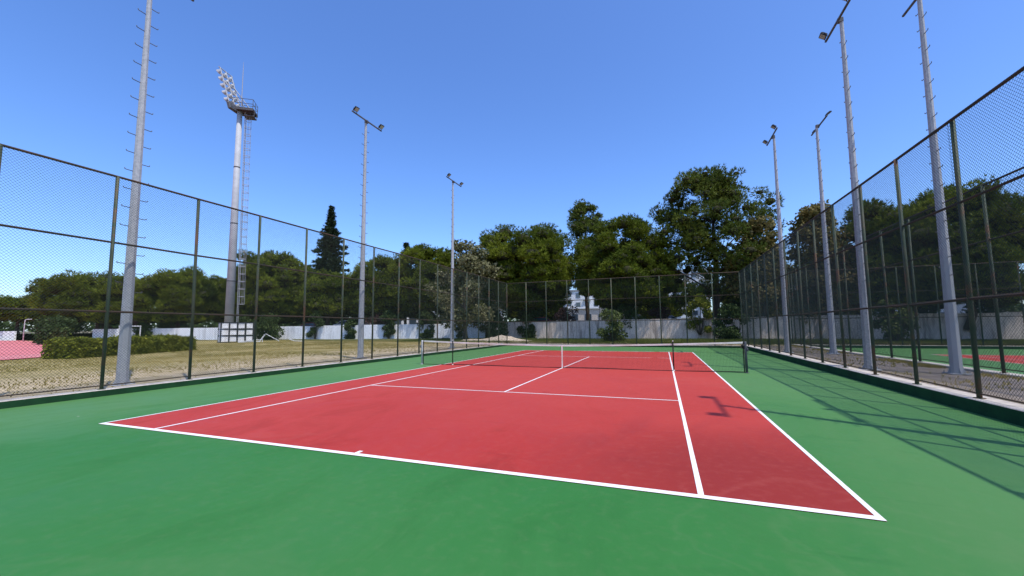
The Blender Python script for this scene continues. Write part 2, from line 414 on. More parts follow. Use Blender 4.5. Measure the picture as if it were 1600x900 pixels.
def court(name, label, ox, oy, x0, x1, y0, y1):
    b = MB(); b.add([(x0, y0, 0), (x1, y0, 0), (x1, y1[1], 0), (x0, y1[0], 0)], [(0, 1, 2, 3)])
    c = tag(b.build(name, 'green'), label, kind='structure')
    L, S, D_ = 23.77, 4.115, 5.485
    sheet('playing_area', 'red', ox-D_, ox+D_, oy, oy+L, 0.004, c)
    z = 0.008; w = 0.05
    sheet('baseline', 'line', ox-D_, ox+D_, oy, oy+0.085, z, c)
    sheet('baseline', 'line', ox-D_, ox+D_, oy+L-0.085, oy+L, z, c)
    for sx in (-1, 1):
        sheet('doubles_sideline', 'line', *sorted((ox+sx*D_, ox+sx*(D_-w))), oy+0.085, oy+L-0.085, z, c)
        sheet('singles_sideline', 'line', *sorted((ox+sx*(S+.005), ox+sx*(S-w))), oy+0.085, oy+L-0.085, z, c)
    for yy in (5.46, L-5.46):
        sheet('service_line', 'line', ox-S+w, ox+S-w, oy+yy-.025, oy+yy+.025, z, c)
    sheet('centre_service_line', 'line', ox-.025, ox+.025, oy+5.485, oy+L-5.485, z, c)
    for yy in (0.085, L-0.085-.10):
        sheet('centre_mark', 'line', ox-.03, ox+.03, oy+yy, oy+yy+.10, z, c)
    return c
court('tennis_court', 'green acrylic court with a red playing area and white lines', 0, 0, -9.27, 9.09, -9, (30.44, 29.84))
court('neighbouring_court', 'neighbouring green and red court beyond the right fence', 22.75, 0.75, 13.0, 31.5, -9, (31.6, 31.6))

def kerb(name, label, a, b, width, z0, z1, face_side, green=True, face_gap=0.004):
    a = Vector((*a, 0)); b = Vector((*b, 0)); d = (b-a); L = d.length; ang = math.atan2(d.y, d.x)
    e = bpy.data.objects.new(name, None)
    m = MB(); m.box((L/2, 0, (z0+z1)/2), (L, width, z1-z0), bev=0.012)
    o = m.build(name, 'kerb', loc=(a.x, a.y, 0)); o.rotation_euler = (0, 0, ang)
    tag(o, label, kind='structure')
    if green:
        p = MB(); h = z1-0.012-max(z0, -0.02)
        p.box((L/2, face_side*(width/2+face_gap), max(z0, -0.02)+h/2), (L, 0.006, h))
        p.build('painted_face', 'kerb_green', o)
    bpy.data.objects.remove(e)
    return o
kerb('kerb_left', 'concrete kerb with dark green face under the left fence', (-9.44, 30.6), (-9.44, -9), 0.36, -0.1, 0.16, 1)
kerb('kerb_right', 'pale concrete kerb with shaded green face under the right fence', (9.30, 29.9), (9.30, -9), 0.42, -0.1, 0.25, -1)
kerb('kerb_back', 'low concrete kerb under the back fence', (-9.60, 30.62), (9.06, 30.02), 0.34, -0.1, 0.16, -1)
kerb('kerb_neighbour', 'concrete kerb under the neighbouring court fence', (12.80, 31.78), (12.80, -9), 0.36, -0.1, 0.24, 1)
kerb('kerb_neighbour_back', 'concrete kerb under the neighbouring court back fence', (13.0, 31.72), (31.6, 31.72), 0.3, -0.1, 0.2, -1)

# ---------------------------------------------------------------- chain-link fences
def mesh_panel(W, z0, z1, pitch, r):
    n = max(1, round(W/pitch)); pw = W/n; H = z1-z0
    V = []; F = []
    def seg(p, q):
        d = (q-p).normalized(); a = Vector((0, 1, 0)); b = d.cross(a)
        base = len(V)
        for pt in (p, q):
            for k in range(3):
                t = 2*math.pi*k/3 + math.pi/2; V.append(tuple(pt + (a*math.cos(t)+b*math.sin(t))*r))
        for k in range(3):
            j = (k+1) % 3; F.append((base+k, base+j, base+3+j, base+3+k))
    kmax = int((W+H)/pw)+2
    for k in range(-kmax, kmax+1):
        for sgn, off in ((1, r*0.9), (-1, -r*0.9)):
            # x = c + sgn*(z-z0)
            c = k*pw + (0.013 if sgn > 0 else 0.0)
            lo, hi = 0.0, H
            if sgn > 0: lo = max(lo, -c); hi = min(hi, W-c)
            else: lo = max(lo, c-W); hi = min(hi, c)
            if hi-lo > 0.02:
                seg(Vector((c+sgn*lo, off, z0+lo)), Vector((c+sgn*hi, off, z0+hi)))
    me = bpy.data.meshes.new('mesh_panel'); me.from_pydata(V, [], F); me.update(); me.materials.append(M['wire'])
    return me

def fence(name, label, a, b, n, zk, ztop, rails, mesh_side=1, first=0, pitch=0.068, wr=0.0026, group='chain link fences round the courts', seed=1):
    """a..b holds n bays; bays before 'first' are left out"""
    a = Vector((*a, 0)); b = Vector((*b, 0)); d = b-a; L = d.length; W = L/n; ang = math.atan2(d.y, d.x)
    f = empty(name, (a.x, a.y, 0), ang, label, 'fence', group)
    rr = random.Random(seed)
    pm = MB(); pm.tube([(0, 0, zk-0.05), (0, 0, ztop)], 0.040, 10); pm.tube([(0, 0, zk), (0, 0, zk+0.012)], 0.085, 10)
    pme = pm.mesh('post', 'post', True)
    for i in range(first, n+1):
        o = put('post', pme, f, (i*W, 0, 0)); o.rotation_euler = (rr.uniform(-.004, .004), rr.uniform(-.004, .004), rr.uniform(0, 6))
    for z in rails+[ztop, zk+0.10]:
        rm = MB(); r = 0.030 if z == ztop else (0.026 if z > zk+0.2 else 0.014)
        pts = []
        for i in range(first, n+1):
            pts.append((i*W, 0.0, z + (rr.uniform(-.012, .012) if z != ztop else rr.uniform(-.006, .006))))
        rm.tube(pts, r, 8); rm.build('rail', 'rail', f, True)
    me = mesh_panel(W, zk+0.08, ztop, pitch, wr)
    for i in range(first, n):
        o = put('chain_link_panel', me, f, (i*W, mesh_side*0.046, 0)); o.rotation_euler = (rr.uniform(-.0035, .0035), rr.uniform(-.006, .006), rr.uniform(-.004, .004))
    return f
FZ = [2.1, 3.88]
# left fence runs from the near end (negative y) to the far corner
fence('chain_link_fence', 'tall green chain link fence along the left edge of the court', (-9.40, 1.87-4*2.052), (-9.40, 30.6), 18, 0.16, 5.62, FZ, -1, seed=2)
fence('chain_link_fence', 'tall chain link fence along the right edge of the court', (9.25, 5.9-7*2.008), (9.25, 30.0), 19, 0.25, 5.60, [2.08, 3.96], 1, seed=3)
fence('chain_link_fence', 'tall chain link fence across the far end behind the net', (-9.40, 30.6), (9.25, 30.0), 10, 0.16, 5.60, [2.12, 3.9], -1, seed=4)
fence('chain_link_fence', 'second chain link fence of the neighbouring court behind the right lamp posts', (12.75, 11.2-10*2.0), (12.75, 31.7), 20, 0.24, 5.66, [2.42, 4.05], 1, seed=5)
fence('chain_link_fence', 'far fence of the neighbouring court seen through the right fence', (12.95, 31.7), (31.6, 31.7), 9, 0.2, 5.6, [2.1, 3.9], -1, seed=6)

# ---------------------------------------------------------------- court light poles
PEG = MB(); PEG.tube([(0, 0, 0), (0, .19, .004), (0, .205, .012), (0, .21, .045)], [.011, .011, .011, .010], 6)
PEG_ME = PEG.mesh('step_peg', 'galv_dark', True)
def light_pole(label, x, y, z0, H, face, seed, lamps=(1, 1)):
    f = empty('light_pole', (x, y, z0), 0, label, 'light pole', 'floodlight poles beside the courts')
    r_ = random.Random(seed)
    m = MB(); m.tube([(0, 0, 0), (0, 0, H*0.5), (0, 0, H)], [0.145, 0.105, 0.058], 8); m.build('pole', 'galv', f)
    b = MB(); b.box((0, 0, 0.012), (0.46, 0.46, 0.024), bev=0.004)
    for k in range(4):
        a = math.pi/4+k*math.pi/2; b.tube([(.27*math.cos(a), .27*math.sin(a), .02), (.27*math.cos(a), .27*math.sin(a), .09)], .014, 6)
    for k in range(4):
        a = k*math.pi/2; c, s = math.cos(a), math.sin(a)
        b.add([(.14*c-.006*s, .14*s+.006*c, .02), (.225*c-.006*s, .225*s+.006*c, .02), (.14*c-.006*s, .14*s+.006*c, .20), (.14*c+.006*s, .14*s-.006*c, .02), (.225*c+.006*s, .225*s-.006*c, .02), (.14*c+.006*s, .14*s-.006*c, .20)],
              [(0, 1, 2), (5, 4, 3), (0, 3, 4, 1), (1, 4, 5, 2), (2, 5, 3, 0)])
    b.build('base_plate', 'galv', f)
    z = 2.6; k = 0
    while z < H-0.5:
        rad = 0.145 - (0.145-0.058)*z/H
        s = 1 if k % 2 == 0 else -1
        o = put('step_peg', PEG_ME, f, (0, s*(rad-.012), z), 0 if s > 0 else math.pi)
        z += 0.27; k += 1
    ca = MB(); ca.box((face*0.10, 0, H-0.02), (0.06, 2.3, 0.06), bev=0.006)
    ca.box((face*0.035, 0, H-0.03), (0.16, 0.14, 0.16), bev=0.01)
    ca.build('crossarm', 'galv_dark', f)
    for s, on in zip((-1, 1), lamps):
        if not on: continue
        R = Matrix.Rotation(face*math.radians(52), 3, 'Y') @ Matrix.Rotation(math.radians(r_.uniform(-6, 6)), 3, 'X')
        c = Vector((face*0.22, s*0.98, H+0.13))
        fl = MB(); fl.box(c, (0.07, 0.27, 0.24), R=R, bev=0.012)
        for q in range(5):
            cc = c + R @ Vector((-face*0.045, -0.10+q*.05, 0)); fl.box(cc, (0.04, 0.010, 0.19), R=R)
        flo = fl.build('floodlight', 'housing', f)
        le = MB(); le.box(c + R @ Vector((face*0.037, 0, 0)), (0.008, 0.215, 0.185), R=R); le.build('lens', 'lens', flo)
        br = MB(); br.tube([(face*0.12, s*0.98-.12, H+.01), tuple(c + R @ Vector((-face*.03, -.15, 0))), tuple(c + R @ Vector((0, -.135, 0)))], .012, 6)
        br.tube([(face*0.12, s*0.98+.12, H+.01), tuple(c + R @ Vector((-face*.03, .15, 0))), tuple(c + R @ Vector((0, .135, 0)))], .012, 6)
        br.build('bracket', 'galv_dark', flo)
    return f
light_pole('nearest light pole on the left, tall grey tapered steel with climbing pegs', -10.4, 2.79, 0.10, 12.35, 1, 1)
light_pole('middle light pole behind the left fence with two square floodlights', -10.4, 12.51, 0.14, 12.3, 1, 2)
light_pole('farthest left light pole, slender, near the back left corner', -10.4, 22.1, 0.17, 12.25, 1, 3)
light_pole('light pole right of the court with one floodlight showing, behind the right fence', 9.97, 12.15, 0.18, 11.95, -1, 4)
light_pole('far right light pole with two floodlights facing the court', 9.97, 21.45, 0.18, 11.9, -1, 5)
light_pole('nearest light pole on the right, against the neighbouring court fence', 11.75, 11.48, 0.18, 11.9, 1, 6, (1, 0))
light_pole('light pole of the neighbouring court with dark slanting crossarm, second from right at distance', 11.75, 20.75, 0.18, 11.85, 1, 7)
light_pole('light pole just out of view on the right throwing the long shadow on the court', 9.97, 2.30, 0.18, 11.95, -1, 8)
light_pole('neighbouring court light pole out of view on the right casting a second shadow', 11.75, 2.55, 0.18, 11.9, 1, 9)

# ---------------------------------------------------------------- tennis net
NY = 11.885
nf = empty('tennis_net', (0, NY, 0), 0, 'black tennis net with white headband strung across the court', 'tennis net')
def ntop(x): return 0.914 + (1.07-0.914)*min(1.0, (abs(x)/6.4))**1.6
m = MB(); XN = 6.38
def string(p, q, r):
    m.tube([p, q], r, 3, False)
n = int(2*XN/0.045)
for i in range(n+1):
    x = -XN+2*XN*i/n; string((x, 0, 0.02), (x, 0, ntop(x)-.02), 0.0023)
for j in range(21):
    pts = [(-XN+2*XN*i/16, 0.001, 0.02 + (ntop(-XN+2*XN*i/16)-.04)*j/21) for i in range(17)]
    m.tube(pts, 0.0021, 3, False)
m.build('netting', 'net', nf)
hb = MB()
xs = [-XN+2*XN*i/40 for i in range(41)]
for a, b in zip(xs[:-1], xs[1:]):
    za, zb = ntop(a), ntop(b); t_ = 0.012
    hb.add([(a, -t_, za-.06), (b, -t_, zb-.06), (b, t_, zb-.06), (a, t_, za-.06), (a, -t_, za), (b, -t_, zb), (b, t_, zb), (a, t_, za)],
           [(0, 1, 5, 4), (2, 3, 7, 6), (4, 5, 6, 7), (0, 3, 2, 1)])
hb.build('headband', 'band', nf)
hm = MB(); hm.tube([(x, 0, 0.022+0.012*math.sin(x*1.3)) for x in xs], 0.014, 5); hm.build('bottom_hem', 'net', nf)
for sx in (-1, 1):
    e = MB(); e.tube([(sx*XN, 0, .02), (sx*XN, 0, 1.05)], .018, 6); e.build('side_hem', 'net', nf)
st = MB(); st.box((0, -0.016, 0.457), (0.05, 0.012, 0.914), bev=.002); st.build('centre_strap', 'band', nf)
for sx, mt in ((-1, 'palepost'), (1, 'netpost')):
    p = MB(); p.tube([(sx*6.45, 0, 0), (sx*6.45, 0, 1.05), (sx*6.45, 0, 1.075)], [.042, .042, .03], 12)
    p.tube([(sx*6.45, 0, 0), (sx*6.45, 0, .02)], .075, 12)
    po = p.build('net_post', mt, nf, True)
    q = MB(); q.box((sx*6.50, -.02, .80), (.05, .07, .12), bev=.01); q.tube([(sx*6.50, -.05, .80), (sx*6.50, -.13, .80), (sx*6.50, -.13, .70)], .008, 6); q.build('winder', 'netpost', po)
for x, lab in ((-4.88, 'black net stick left of the centre strap with white foot'), (4.12, 'black net stick standing on the right singles sideline')):
    s = empty('singles_stick', (x, NY-0.03, 0), 0, lab, 'net stick', 'net sticks holding up the net')
    k = MB(); k.tube([(0, 0, .05), (0, 0, 1.07)], .022, 8); k.build('stick', 'net', s, True)
    k = MB(); k.tube([(0, 0, 0), (0, 0, .05)], .03, 8); k.build('foot', 'band', s, True)
    k = MB(); k.tube([(0, 0, 1.07), (0, 0, 1.10)], [.026, .018], 8); k.build('cap', 'band', s, True)

# ---------------------------------------------------------------- boundary walls
def wall_run(name, label, pts, zb, zt_fn, mat, plen, thick=0.22, gap=0.018, cap=True):
    f = empty(name, (pts[0][0], pts[0][1], 0), 0, label, 'wall')
    rr = random.Random(len(pts)*7+int(plen*10))
    org = Vector((*pts[0], 0)); acc = 0.0
    for a, b in zip(pts[:-1], pts[1:]):
        a = Vector((*a, 0)); b = Vector((*b, 0)); d = b-a; L = d.length; d.normalize(); ang = math.atan2(d.y, d.x)
        n = max(1, round(L/plen)); W = L/n
        for i in range(n):
            c = a + d*(W*(i+.5)); zt = zt_fn(c.x) + rr.uniform(-.03, .03); off = rr.uniform(-.02, .02)
            nrm = Vector((-d.y, d.x, 0))*off
            m = MB(); q = c-org+nrm
            m.box((q.x, q.y, (zb+zt)/2), (W-gap, thick, zt-zb), rz=ang, bev=.02); m.build('wall_panel', mat, f)
            if cap:
                m = MB(); m.box((q.x, q.y, zt+.033), (W-gap*.5, thick+.07, .06), rz=ang, bev=.012); m.build('coping', mat, f)
    return f
wall_run('boundary_wall', 'stained grey concrete wall running behind the far fence', [WALL[5], WALL[6]], -0.1, lambda x: 2.22 + 0.12*min(1, max(0, (x+14)/18)) + .12*min(1, max(0, (x-10)/12)), 'concrete', 3.1)
wall_run('boundary_wall', 'long whitewashed wall beyond the grass field on the left', [WALL[2], WALL[3], WALL[4]], -0.1, lambda x: 1.85 + 0.30*min(1, max(0, (x+58)/40)), 'whitewash', 5.2, cap=False)
wall_run('boundary_wall', 'low white wall at far left beyond the running track', [(-112, 21.3), (-84.5, 27.25)], -0.1, lambda x: 1.62, 'whitewash', 6.0, cap=False)

# ---------------------------------------------------------------- foliage engine
def blades(P, Dn, rng, k, length, width, spread, tone, droop=0.0):
    """k pointed blades per tuft point, fanned about direction Dn"""
    n = len(P)
    P = np.repeat(P, k, 0); Dn = np.repeat(Dn, k, 0); tone = np.repeat(tone, k)
    d = Dn + rng.normal(0, spread, (n*k, 3)); d[:, 2] -= droop
    d /= np.linalg.norm(d, axis=1, keepdims=True)
    s = np.cross(d, rng.normal(0, 1, (n*k, 3))); s /= np.linalg.norm(s, axis=1, keepdims=True)+1e-9
    L = length*rng.uniform(.6, 1.25, (n*k, 1)); Wd = width*rng.uniform(.6, 1.3, (n*k, 1))
    V = np.stack([P - s*Wd*.5, P + s*Wd*.5, P + d*L], 1).reshape(-1, 3)
    T = np.arange(n*k*3).reshape(-1, 3)
    return V, T, np.clip(np.repeat(tone + rng.normal(0, .10, n*k), 3), 0, 1)

def leaves(P, rng, size, tone, droop=0.3):
    n = len(P)
    d = rng.normal(0, 1, (n, 3)); d[:, 2] -= droop; d /= np.linalg.norm(d, axis=1, keepdims=True)
    s = np.cross(d, rng.normal(0, 1, (n, 3))); s /= np.linalg.norm(s, axis=1, keepdims=True)+1e-9
    L = size*rng.uniform(.6, 1.3, (n, 1)); nn = np.cross(d, s)*L*.12
    V = np.stack([P, P + d*L*.5 + s*L*.36 + nn, P + d*L, P + d*L*.5 - s*L*.36 + nn], 1).reshape(-1, 3)
    b = np.arange(n)[:, None]*4
    T = np.concatenate([b + np.array([[0, 1, 2]]), b + np.array([[0, 2, 3]])], 1).reshape(-1, 3)
    return V, T, np.clip(np.repeat(tone + rng.normal(0, .14, n), 4), 0, 1)

def sph(rng, n):
    d = rng.normal(0, 1, (n, 3)); return d/np.linalg.norm(d, axis=1, keepdims=True)

def ico():
    g = (1+5**.5)/2
    V = [(-1,g,0),(1,g,0),(-1,-g,0),(1,-g,0),(0,-1,g),(0,1,g),(0,-1,-g),(0,1,-g),(g,0,-1),(g,0,1),(-g,0,-1),(-g,0,1)]
    F = [(0,11,5),(0,5,1),(0,1,7),(0,7,10),(0,10,11),(1,5,9),(5,11,4),(11,10,2),(10,7,6),(7,1,8),(3,9,4),(3,4,2),(3,2,6),(3,6,8),(3,8,9),(4,9,5),(2,4,11),(6,2,10),(8,6,7),(9,8,1)]
    V = [np.array(v, float)/np.linalg.norm(v) for v in V]; mid = {}; G = []
    def m_(a, b):
        k = (min(a, b), max(a, b))
        if k not in mid:
            q = V[a]+V[b]; V.append(q/np.linalg.norm(q)); mid[k] = len(V)-1
        return mid[k]
    for a, b, c in F:
        x, y, z = m_(a, b), m_(b, c), m_(c, a); G += [(a, x, z), (b, y, x), (c, z, y), (x, y, z)]
    return np.array(V), np.array(G)
ICO_V, ICO_T = ico()
def trunk_mesh(b, base, tip, r0, r1, rng, bend=0.25, n=8, seg=6):
    base = Vector(base); tip = Vector(tip); pts = []; rs = []
    side = Vector(rng.normal(0, 1, 3)); side.z = 0
    for i in range(seg+1):
        t = i/seg
        pts.append(base.lerp(tip, t) + side*bend*math.sin(t*math.pi)*(0.6 if i % 2 else 1.0)); rs.append(r0 + (r1-r0)*t + (r0*.35 if i == 0 else 0))
    b.tube(pts, rs, n); return pts

def tree(label, kind, x, y, zg, rx, zt, zb, seed, mat=None, far=1.0, name=None, dens=1.0, trunk_dx=0.0):
    rng = np.random.default_rng(seed)
    names = {'stone': 'stone_pine', 'aleppo': 'aleppo_pine', 'fir': 'fir_tree', 'broad': 'broadleaf_tree'}
    f = empty(name or names[kind], (x, y, zg), 0, label, 'tree', 'trees behind the courts')
    zb -= zg; zt -= zg
    tb = MB(); cl = []        # clumps: centre, radius, tone
    H = zt-zb
    if kind == 'stone':
        zc = zb + .40*H; rc = 0.13*rx + .52
        n = int(3.5*(rx/rc)**2*1.25*max(1.0, H/rx*.8)*1.25)
        d = sph(rng, n*3); d = d[d[:, 2] > -0.93][:n]
        for q in d:
            up_h = (zt-zc-rc*.75) if q[2] > 0 else (zc-zb-rc*.3)
            k = rng.uniform(.80, 1.0) if rng.random() < .72 else rng.uniform(.30, .75)
            az = math.atan2(q[1], q[0])
            lump = 1 + .09*math.sin(3*az+seed) + .06*math.sin(7*az+q[2]*4+seed*1.7)
            hr = math.hypot(q[0], q[1])**.72 * (rx-rc*.7)*lump*k
            vz = np.sign(q[2])*abs(q[2])**.9*up_h*(k if q[2] > 0 else .95)
            c = np.array([math.cos(az)*hr, math.sin(az)*hr, zc+vz])
            cl.append((c, rc*rng.uniform(.58, 1.25), rng.uniform(.2, .8)))
        top = (trunk_dx, 0, zb + .25*H); tp = trunk_mesh(tb, (trunk_dx*.3, 0, -0.1), top, .07*rx**.9*.75+.10, .14, rng, .25)
    elif kind == 'aleppo':
        rc = 0.11*rx + .42
        n = int(5.0*(rx/rc)**2*max(1.0, H/rx*.55))
        gaps = sph(rng, 5)*np.array([rx*.75, rx*.75, H*.42]); gaps[:, 2] += zb+.6*H
        k = 0
        while len(cl) < n and k < n*12:
            k += 1; t = rng.random()**.85
            prof = (.62+.38*min(1, t/.28)) * (1.0 if t < .42 else math.sqrt(max(0.0, 1-((t-.42)/.62)**2)))
            a = rng.uniform(0, 2*math.pi)
            edge = 1 + .16*math.sin(2*a+seed) + .12*math.sin(3*a+7*t+seed*2)
            q = rng.random()**.42
            c = np.array([math.cos(a)*rx*prof*edge*q*.93, math.sin(a)*rx*prof*edge*q*.93, zb + t*(H-rc*.6)])
            if np.min(np.linalg.norm((gaps-c)*np.array([1, .4, 1]), axis=1)) < rx*.19: continue
            cl.append((c, rc*rng.uniform(.5, 1.15), rng.uniform(.2, .75)))
        tp = trunk_mesh(tb, (trunk_dx, 0, -0.1), (0, 0, zb+.86*H), .05*rx+.10, .05, rng, .35, seg=8)
    elif kind == 'broad':
        rc = 0.14*rx + .40
        n = int(3.2*(rx/rc)**2*max(1.0, H/rx*.5))
        for _ in range(n):
            t = rng.random(); a = rng.uniform(0, 2*math.pi); q = rng.random()**.45
            prof = math.sin(math.pi*(.14+.80*t))**.6*(1 if t < .45 else 1-.35*(t-.45)/.55)
            edge = 1 + .14*math.sin(3*a+seed+4*t)
            cl.append((np.array([math.cos(a)*rx*prof*edge*q*.9, math.sin(a)*rx*prof*edge*q*.9, zb + t*(H-rc*.5)]), rc*rng.uniform(.6, 1.2), rng.uniform(.2, .7)))
        tp = trunk_mesh(tb, (trunk_dx, 0, -0.1), (0, 0, zb+.7*H), .035*rx+.07, .04, rng, .25, seg=7)
    elif kind == 'fir':
        tp = trunk_mesh(tb, (0, 0, -0.1), (0, 0, zt-.1), .22, .02, rng, .05, seg=8)
        V_, T_, O_ = [], [], []
        lv = int(H/.46)
        PP, DD, TT = [], [], []
        for i in range(lv):
            t = i/lv; R_ = rx*2.05*(1-t)**1.15*(1+.20*rng.normal())+.05
            nb = int(6+6*(1-t)); ph = rng.uniform(0, 6.28)
            for j in range(nb):
                a = ph + j*2*math.pi/nb + rng.normal(0, .16); RR = max(.15, R_*rng.uniform(.45, 1.2))
                m_ = int(8+26*RR/far)
                s_ = rng.random(m_)**.7*RR
                zz = zb + t*H + .10*s_ - .16*s_**1.35*(1-t) + rng.normal(0, .09, m_)
                tn = rng.uniform(.2, .75)
                PP.append(np.stack([np.cos(a)*s_ + rng.normal(0, .10, m_), np.sin(a)*s_ + rng.normal(0, .10, m_), zz], 1))
                DD.append(np.tile([math.cos(a)*.9, math.sin(a)*.9, .15], (m_, 1))); TT.append(np.full(m_, tn))
        V, T, O = blades(np.concatenate(PP), np.concatenate(DD), rng, 5, .34*far**.5, .12*far**.5, .6, np.concatenate(TT), .15)
        put('crown', np_mesh('crown', V, T, mat or 'fir', O), f)
        tb.build('trunk', 'bark', f, True)
        return f
    # limbs reach into a share of the clumps
    idx = rng.permutation(len(cl))[:int(10+rx*2.2)]
    for i in idx:
        c = Vector(cl[i][0]); h0 = max(.25*zt, min(c.z - .35*math.hypot(c.x, c.y) - .4, tp[-1].z-.1)); h0 = max(h0, min(zb*.75, tp[-1].z*.6))
        k = min(range(len(tp)), key=lambda q: abs(tp[q].z-h0)); s_ = tp[k]
        mid = s_.lerp(c, .5) + Vector((0, 0, .12*(c-s_).length)) + Vector(rng.normal(0, .18, 3))
        r_ = .035+.012*rx
        tb.tube([s_, mid, c], [r_, r_*.62, r_*.22], 5)
    PP, DD, TT = [], [], []
    for c, r, tn in cl:
        if kind == 'broad': m_ = int(150*dens*r*r*1.25/far)
        elif kind == 'stone': m_ = int(195*dens*r*r/far)
        else: m_ = int(130*dens*r*r/far)
        m_ = max(10, m_)
        u = sph(rng, m_)
        if kind == 'stone': u[:, 2] = np.where(u[:, 2] < -.25, u[:, 2]*.5+.1, u[:, 2])
        rr_ = r*(.55+.45*rng.random((m_, 1))**.55)*(1+.12*np.sin(u[:, :1]*5+c[0])+.10*np.sin(u[:, 1:2]*6+c[1]))
        fl = np.array([1, 1, .80 if kind != 'aleppo' else .70])
        PP.append(c + u*rr_*fl)
        dd = u*.8 + np.array([0, 0, .45]); DD.append(dd/np.linalg.norm(dd, axis=1, keepdims=True)); TT.append(np.full(m_, tn))
    CV, CT = [], []  # solid twig cores added inside clumps to block light and darken the gaps
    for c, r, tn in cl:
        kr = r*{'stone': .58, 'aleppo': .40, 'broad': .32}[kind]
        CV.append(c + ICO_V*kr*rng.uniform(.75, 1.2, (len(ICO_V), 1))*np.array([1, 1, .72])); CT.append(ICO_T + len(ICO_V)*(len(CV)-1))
    tag(put('twig_shade_core', np_mesh('twig_shade_core', np.concatenate(CV), np.concatenate(CT), 'inner_core'), f), kind='stuff')
    P = np.concatenate(PP); D = np.concatenate(DD); tn = np.concatenate(TT)
    if kind == 'broad':
        V, T, O = leaves(P, rng, .30*far**.5, tn + (rng.random(len(P)) < .14)*.45)
        bk = 'bark2'
    else:
        V, T, O = blades(P, D, rng, 5, .31*far**.5, .075*far**.5, .50, tn); bk = 'bark'
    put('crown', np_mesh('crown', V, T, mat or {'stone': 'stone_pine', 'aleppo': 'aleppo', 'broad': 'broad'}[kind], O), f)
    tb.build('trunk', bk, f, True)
    return f

GB = 1.25
TREES = [
 ('small umbrella pine at the far left edge beyond the track', 'stone', -87.90, 28.60, GB, 3.84, 7.40, 2.70, 11, None, 1.6, 0),
 ('thin ragged conifer rising above the far left umbrella pine', 'aleppo', -84.40, 29.40, GB, 1.68, 9.60, 3.20, 12, None, 1.4, 0),
 ('wide umbrella pine left of the nearest left light pole', 'stone', -72.10, 30.56, GB, 6.01, 10.44, 2.05, 13, None, 1.6, 0),
 ('umbrella pine between the nearest left pole and the stadium mast', 'stone', -61.81, 34.75, GB, 5.40, 10.86, 2.06, 14, None, 1.5, 0),
 ('umbrella pine directly behind the stadium mast', 'stone', -60.20, 42.00, GB, 4.41, 10.80, 2.40, 15, None, 1.5, 0),
 ('large rounded pine right of the stadium mast', 'stone', -48.93, 39.40, GB, 5.73, 13.73, 2.14, 16, None, 1.4, 0),
 ('dark pointed fir tree towering over the left pines', 'fir', -46.20, 47.40, GB, 2.90, 21.80, 3.20, 17, None, 1.2, 0),
 ('umbrella pine in front of the dark fir', 'stone', -39.61, 40.82, GB, 4.40, 9.68, 3.00, 18, None, 1.3, 0),
 ('umbrella pine behind the middle left light pole', 'stone', -33.43, 43.23, GB, 4.27, 12.00, 3.09, 19, None, 1.3, 0),
 ('small dark fir tip between two left pines', 'fir', -33.50, 50.00, GB, 1.80, 15.20, 3.60, 20, None, 1.2, 0),
 ('umbrella pine left of the farthest left light pole', 'stone', -25.23, 42.78, GB, 4.54, 13.25, 3.11, 21, None, 1.2, 0),
 ('pale leaved broadleaf tree behind the farthest left light pole', 'broad', -16.60, 36.80, .35, 4.54, 11.30, 1.90, 22, 'broad', 1.0, 0),
 ('largest rounded umbrella pine behind the back left corner', 'stone', -12.00, 43.56, GB, 6.44, 14.69, 3.25, 23, None, 1.0, 0),
 ('tall ragged pine with bare trunk between two umbrella pines', 'aleppo', -6.10, 54.80, GB, 3.81, 19.80, 7.20, 24, None, 1.1, .0),
 ('dense umbrella pine behind the middle of the far fence', 'stone', -0.17, 43.10, GB, 5.60, 14.04, 3.25, 25, None, 1.0, .8),
 ('tallest spreading pine with open top right of centre', 'aleppo', 9.06, 44.20, GB, 6.21, 18.62, 3.58, 26, None, 1.0, 0),
 ('shorter umbrella pine behind the largest one, filling under its crown', 'stone', -14.5, 55.5, GB, 5.2, 11.6, 1.9, 31, None, 1.3, 0),
 ('shorter pine low behind the dense umbrella pine', 'stone', 3.4, 56.5, GB, 3.4, 11.0, 2.0, 32, None, 1.3, 0),
 ('shorter pine low behind the tallest pine', 'stone', 14.5, 54.0, GB, 4.2, 12.0, 1.8, 33, None, 1.3, 0),
 ('shorter pine behind the sparse yellowing tree', 'stone', 22.0, 53.0, GB, 4.0, 12.0, 1.8, 34, None, 1.3, 0),
 ('shorter pine behind the pale leaved broadleaf tree', 'stone', -23.5, 51.5, GB, 5.0, 11.5, 2.0, 35, None, 1.3, 0),
 ('shorter pine behind the middle left light pole', 'stone', -43.5, 56.0, GB, 5.0, 11.5, 2.2, 36, None, 1.6, 0),
 ('shorter pine behind the large rounded left pine', 'stone', -60.0, 50.0, GB, 5.4, 12.0, 2.2, 37, None, 1.7, 0),
 ('yellowing broadleaf tree beside the tallest pine', 'broad', 12.82, 41.29, GB, 2.73, 12.08, 2.96, 27, 'broad_y', 1.0, 0),
 ('sparse yellowing broadleaf tree behind the far right light poles', 'broad', 17.87, 41.97, GB, 3.25, 12.95, 2.38, 28, 'broad_y', 1.0, 0),
 ('rounded pine seen through the right fence, left of the nearest right pole', 'stone', 22.81, 41.68, GB, 3.58, 13.41, 2.44, 29, None, 1.0, 0),
 ('rounded pine seen through the right fence at the right edge', 'stone', 27.22, 40.34, GB, 4.77, 13.50, 2.44, 30, None, 1.0, 0),
]
for (lab, kind, x, y, zg, rx, zt, zb, sd, mt, far, tdx) in TREES:
    tree(lab, kind, x, y, zg, rx, zt, zb, sd, mt, far, trunk_dx=tdx)

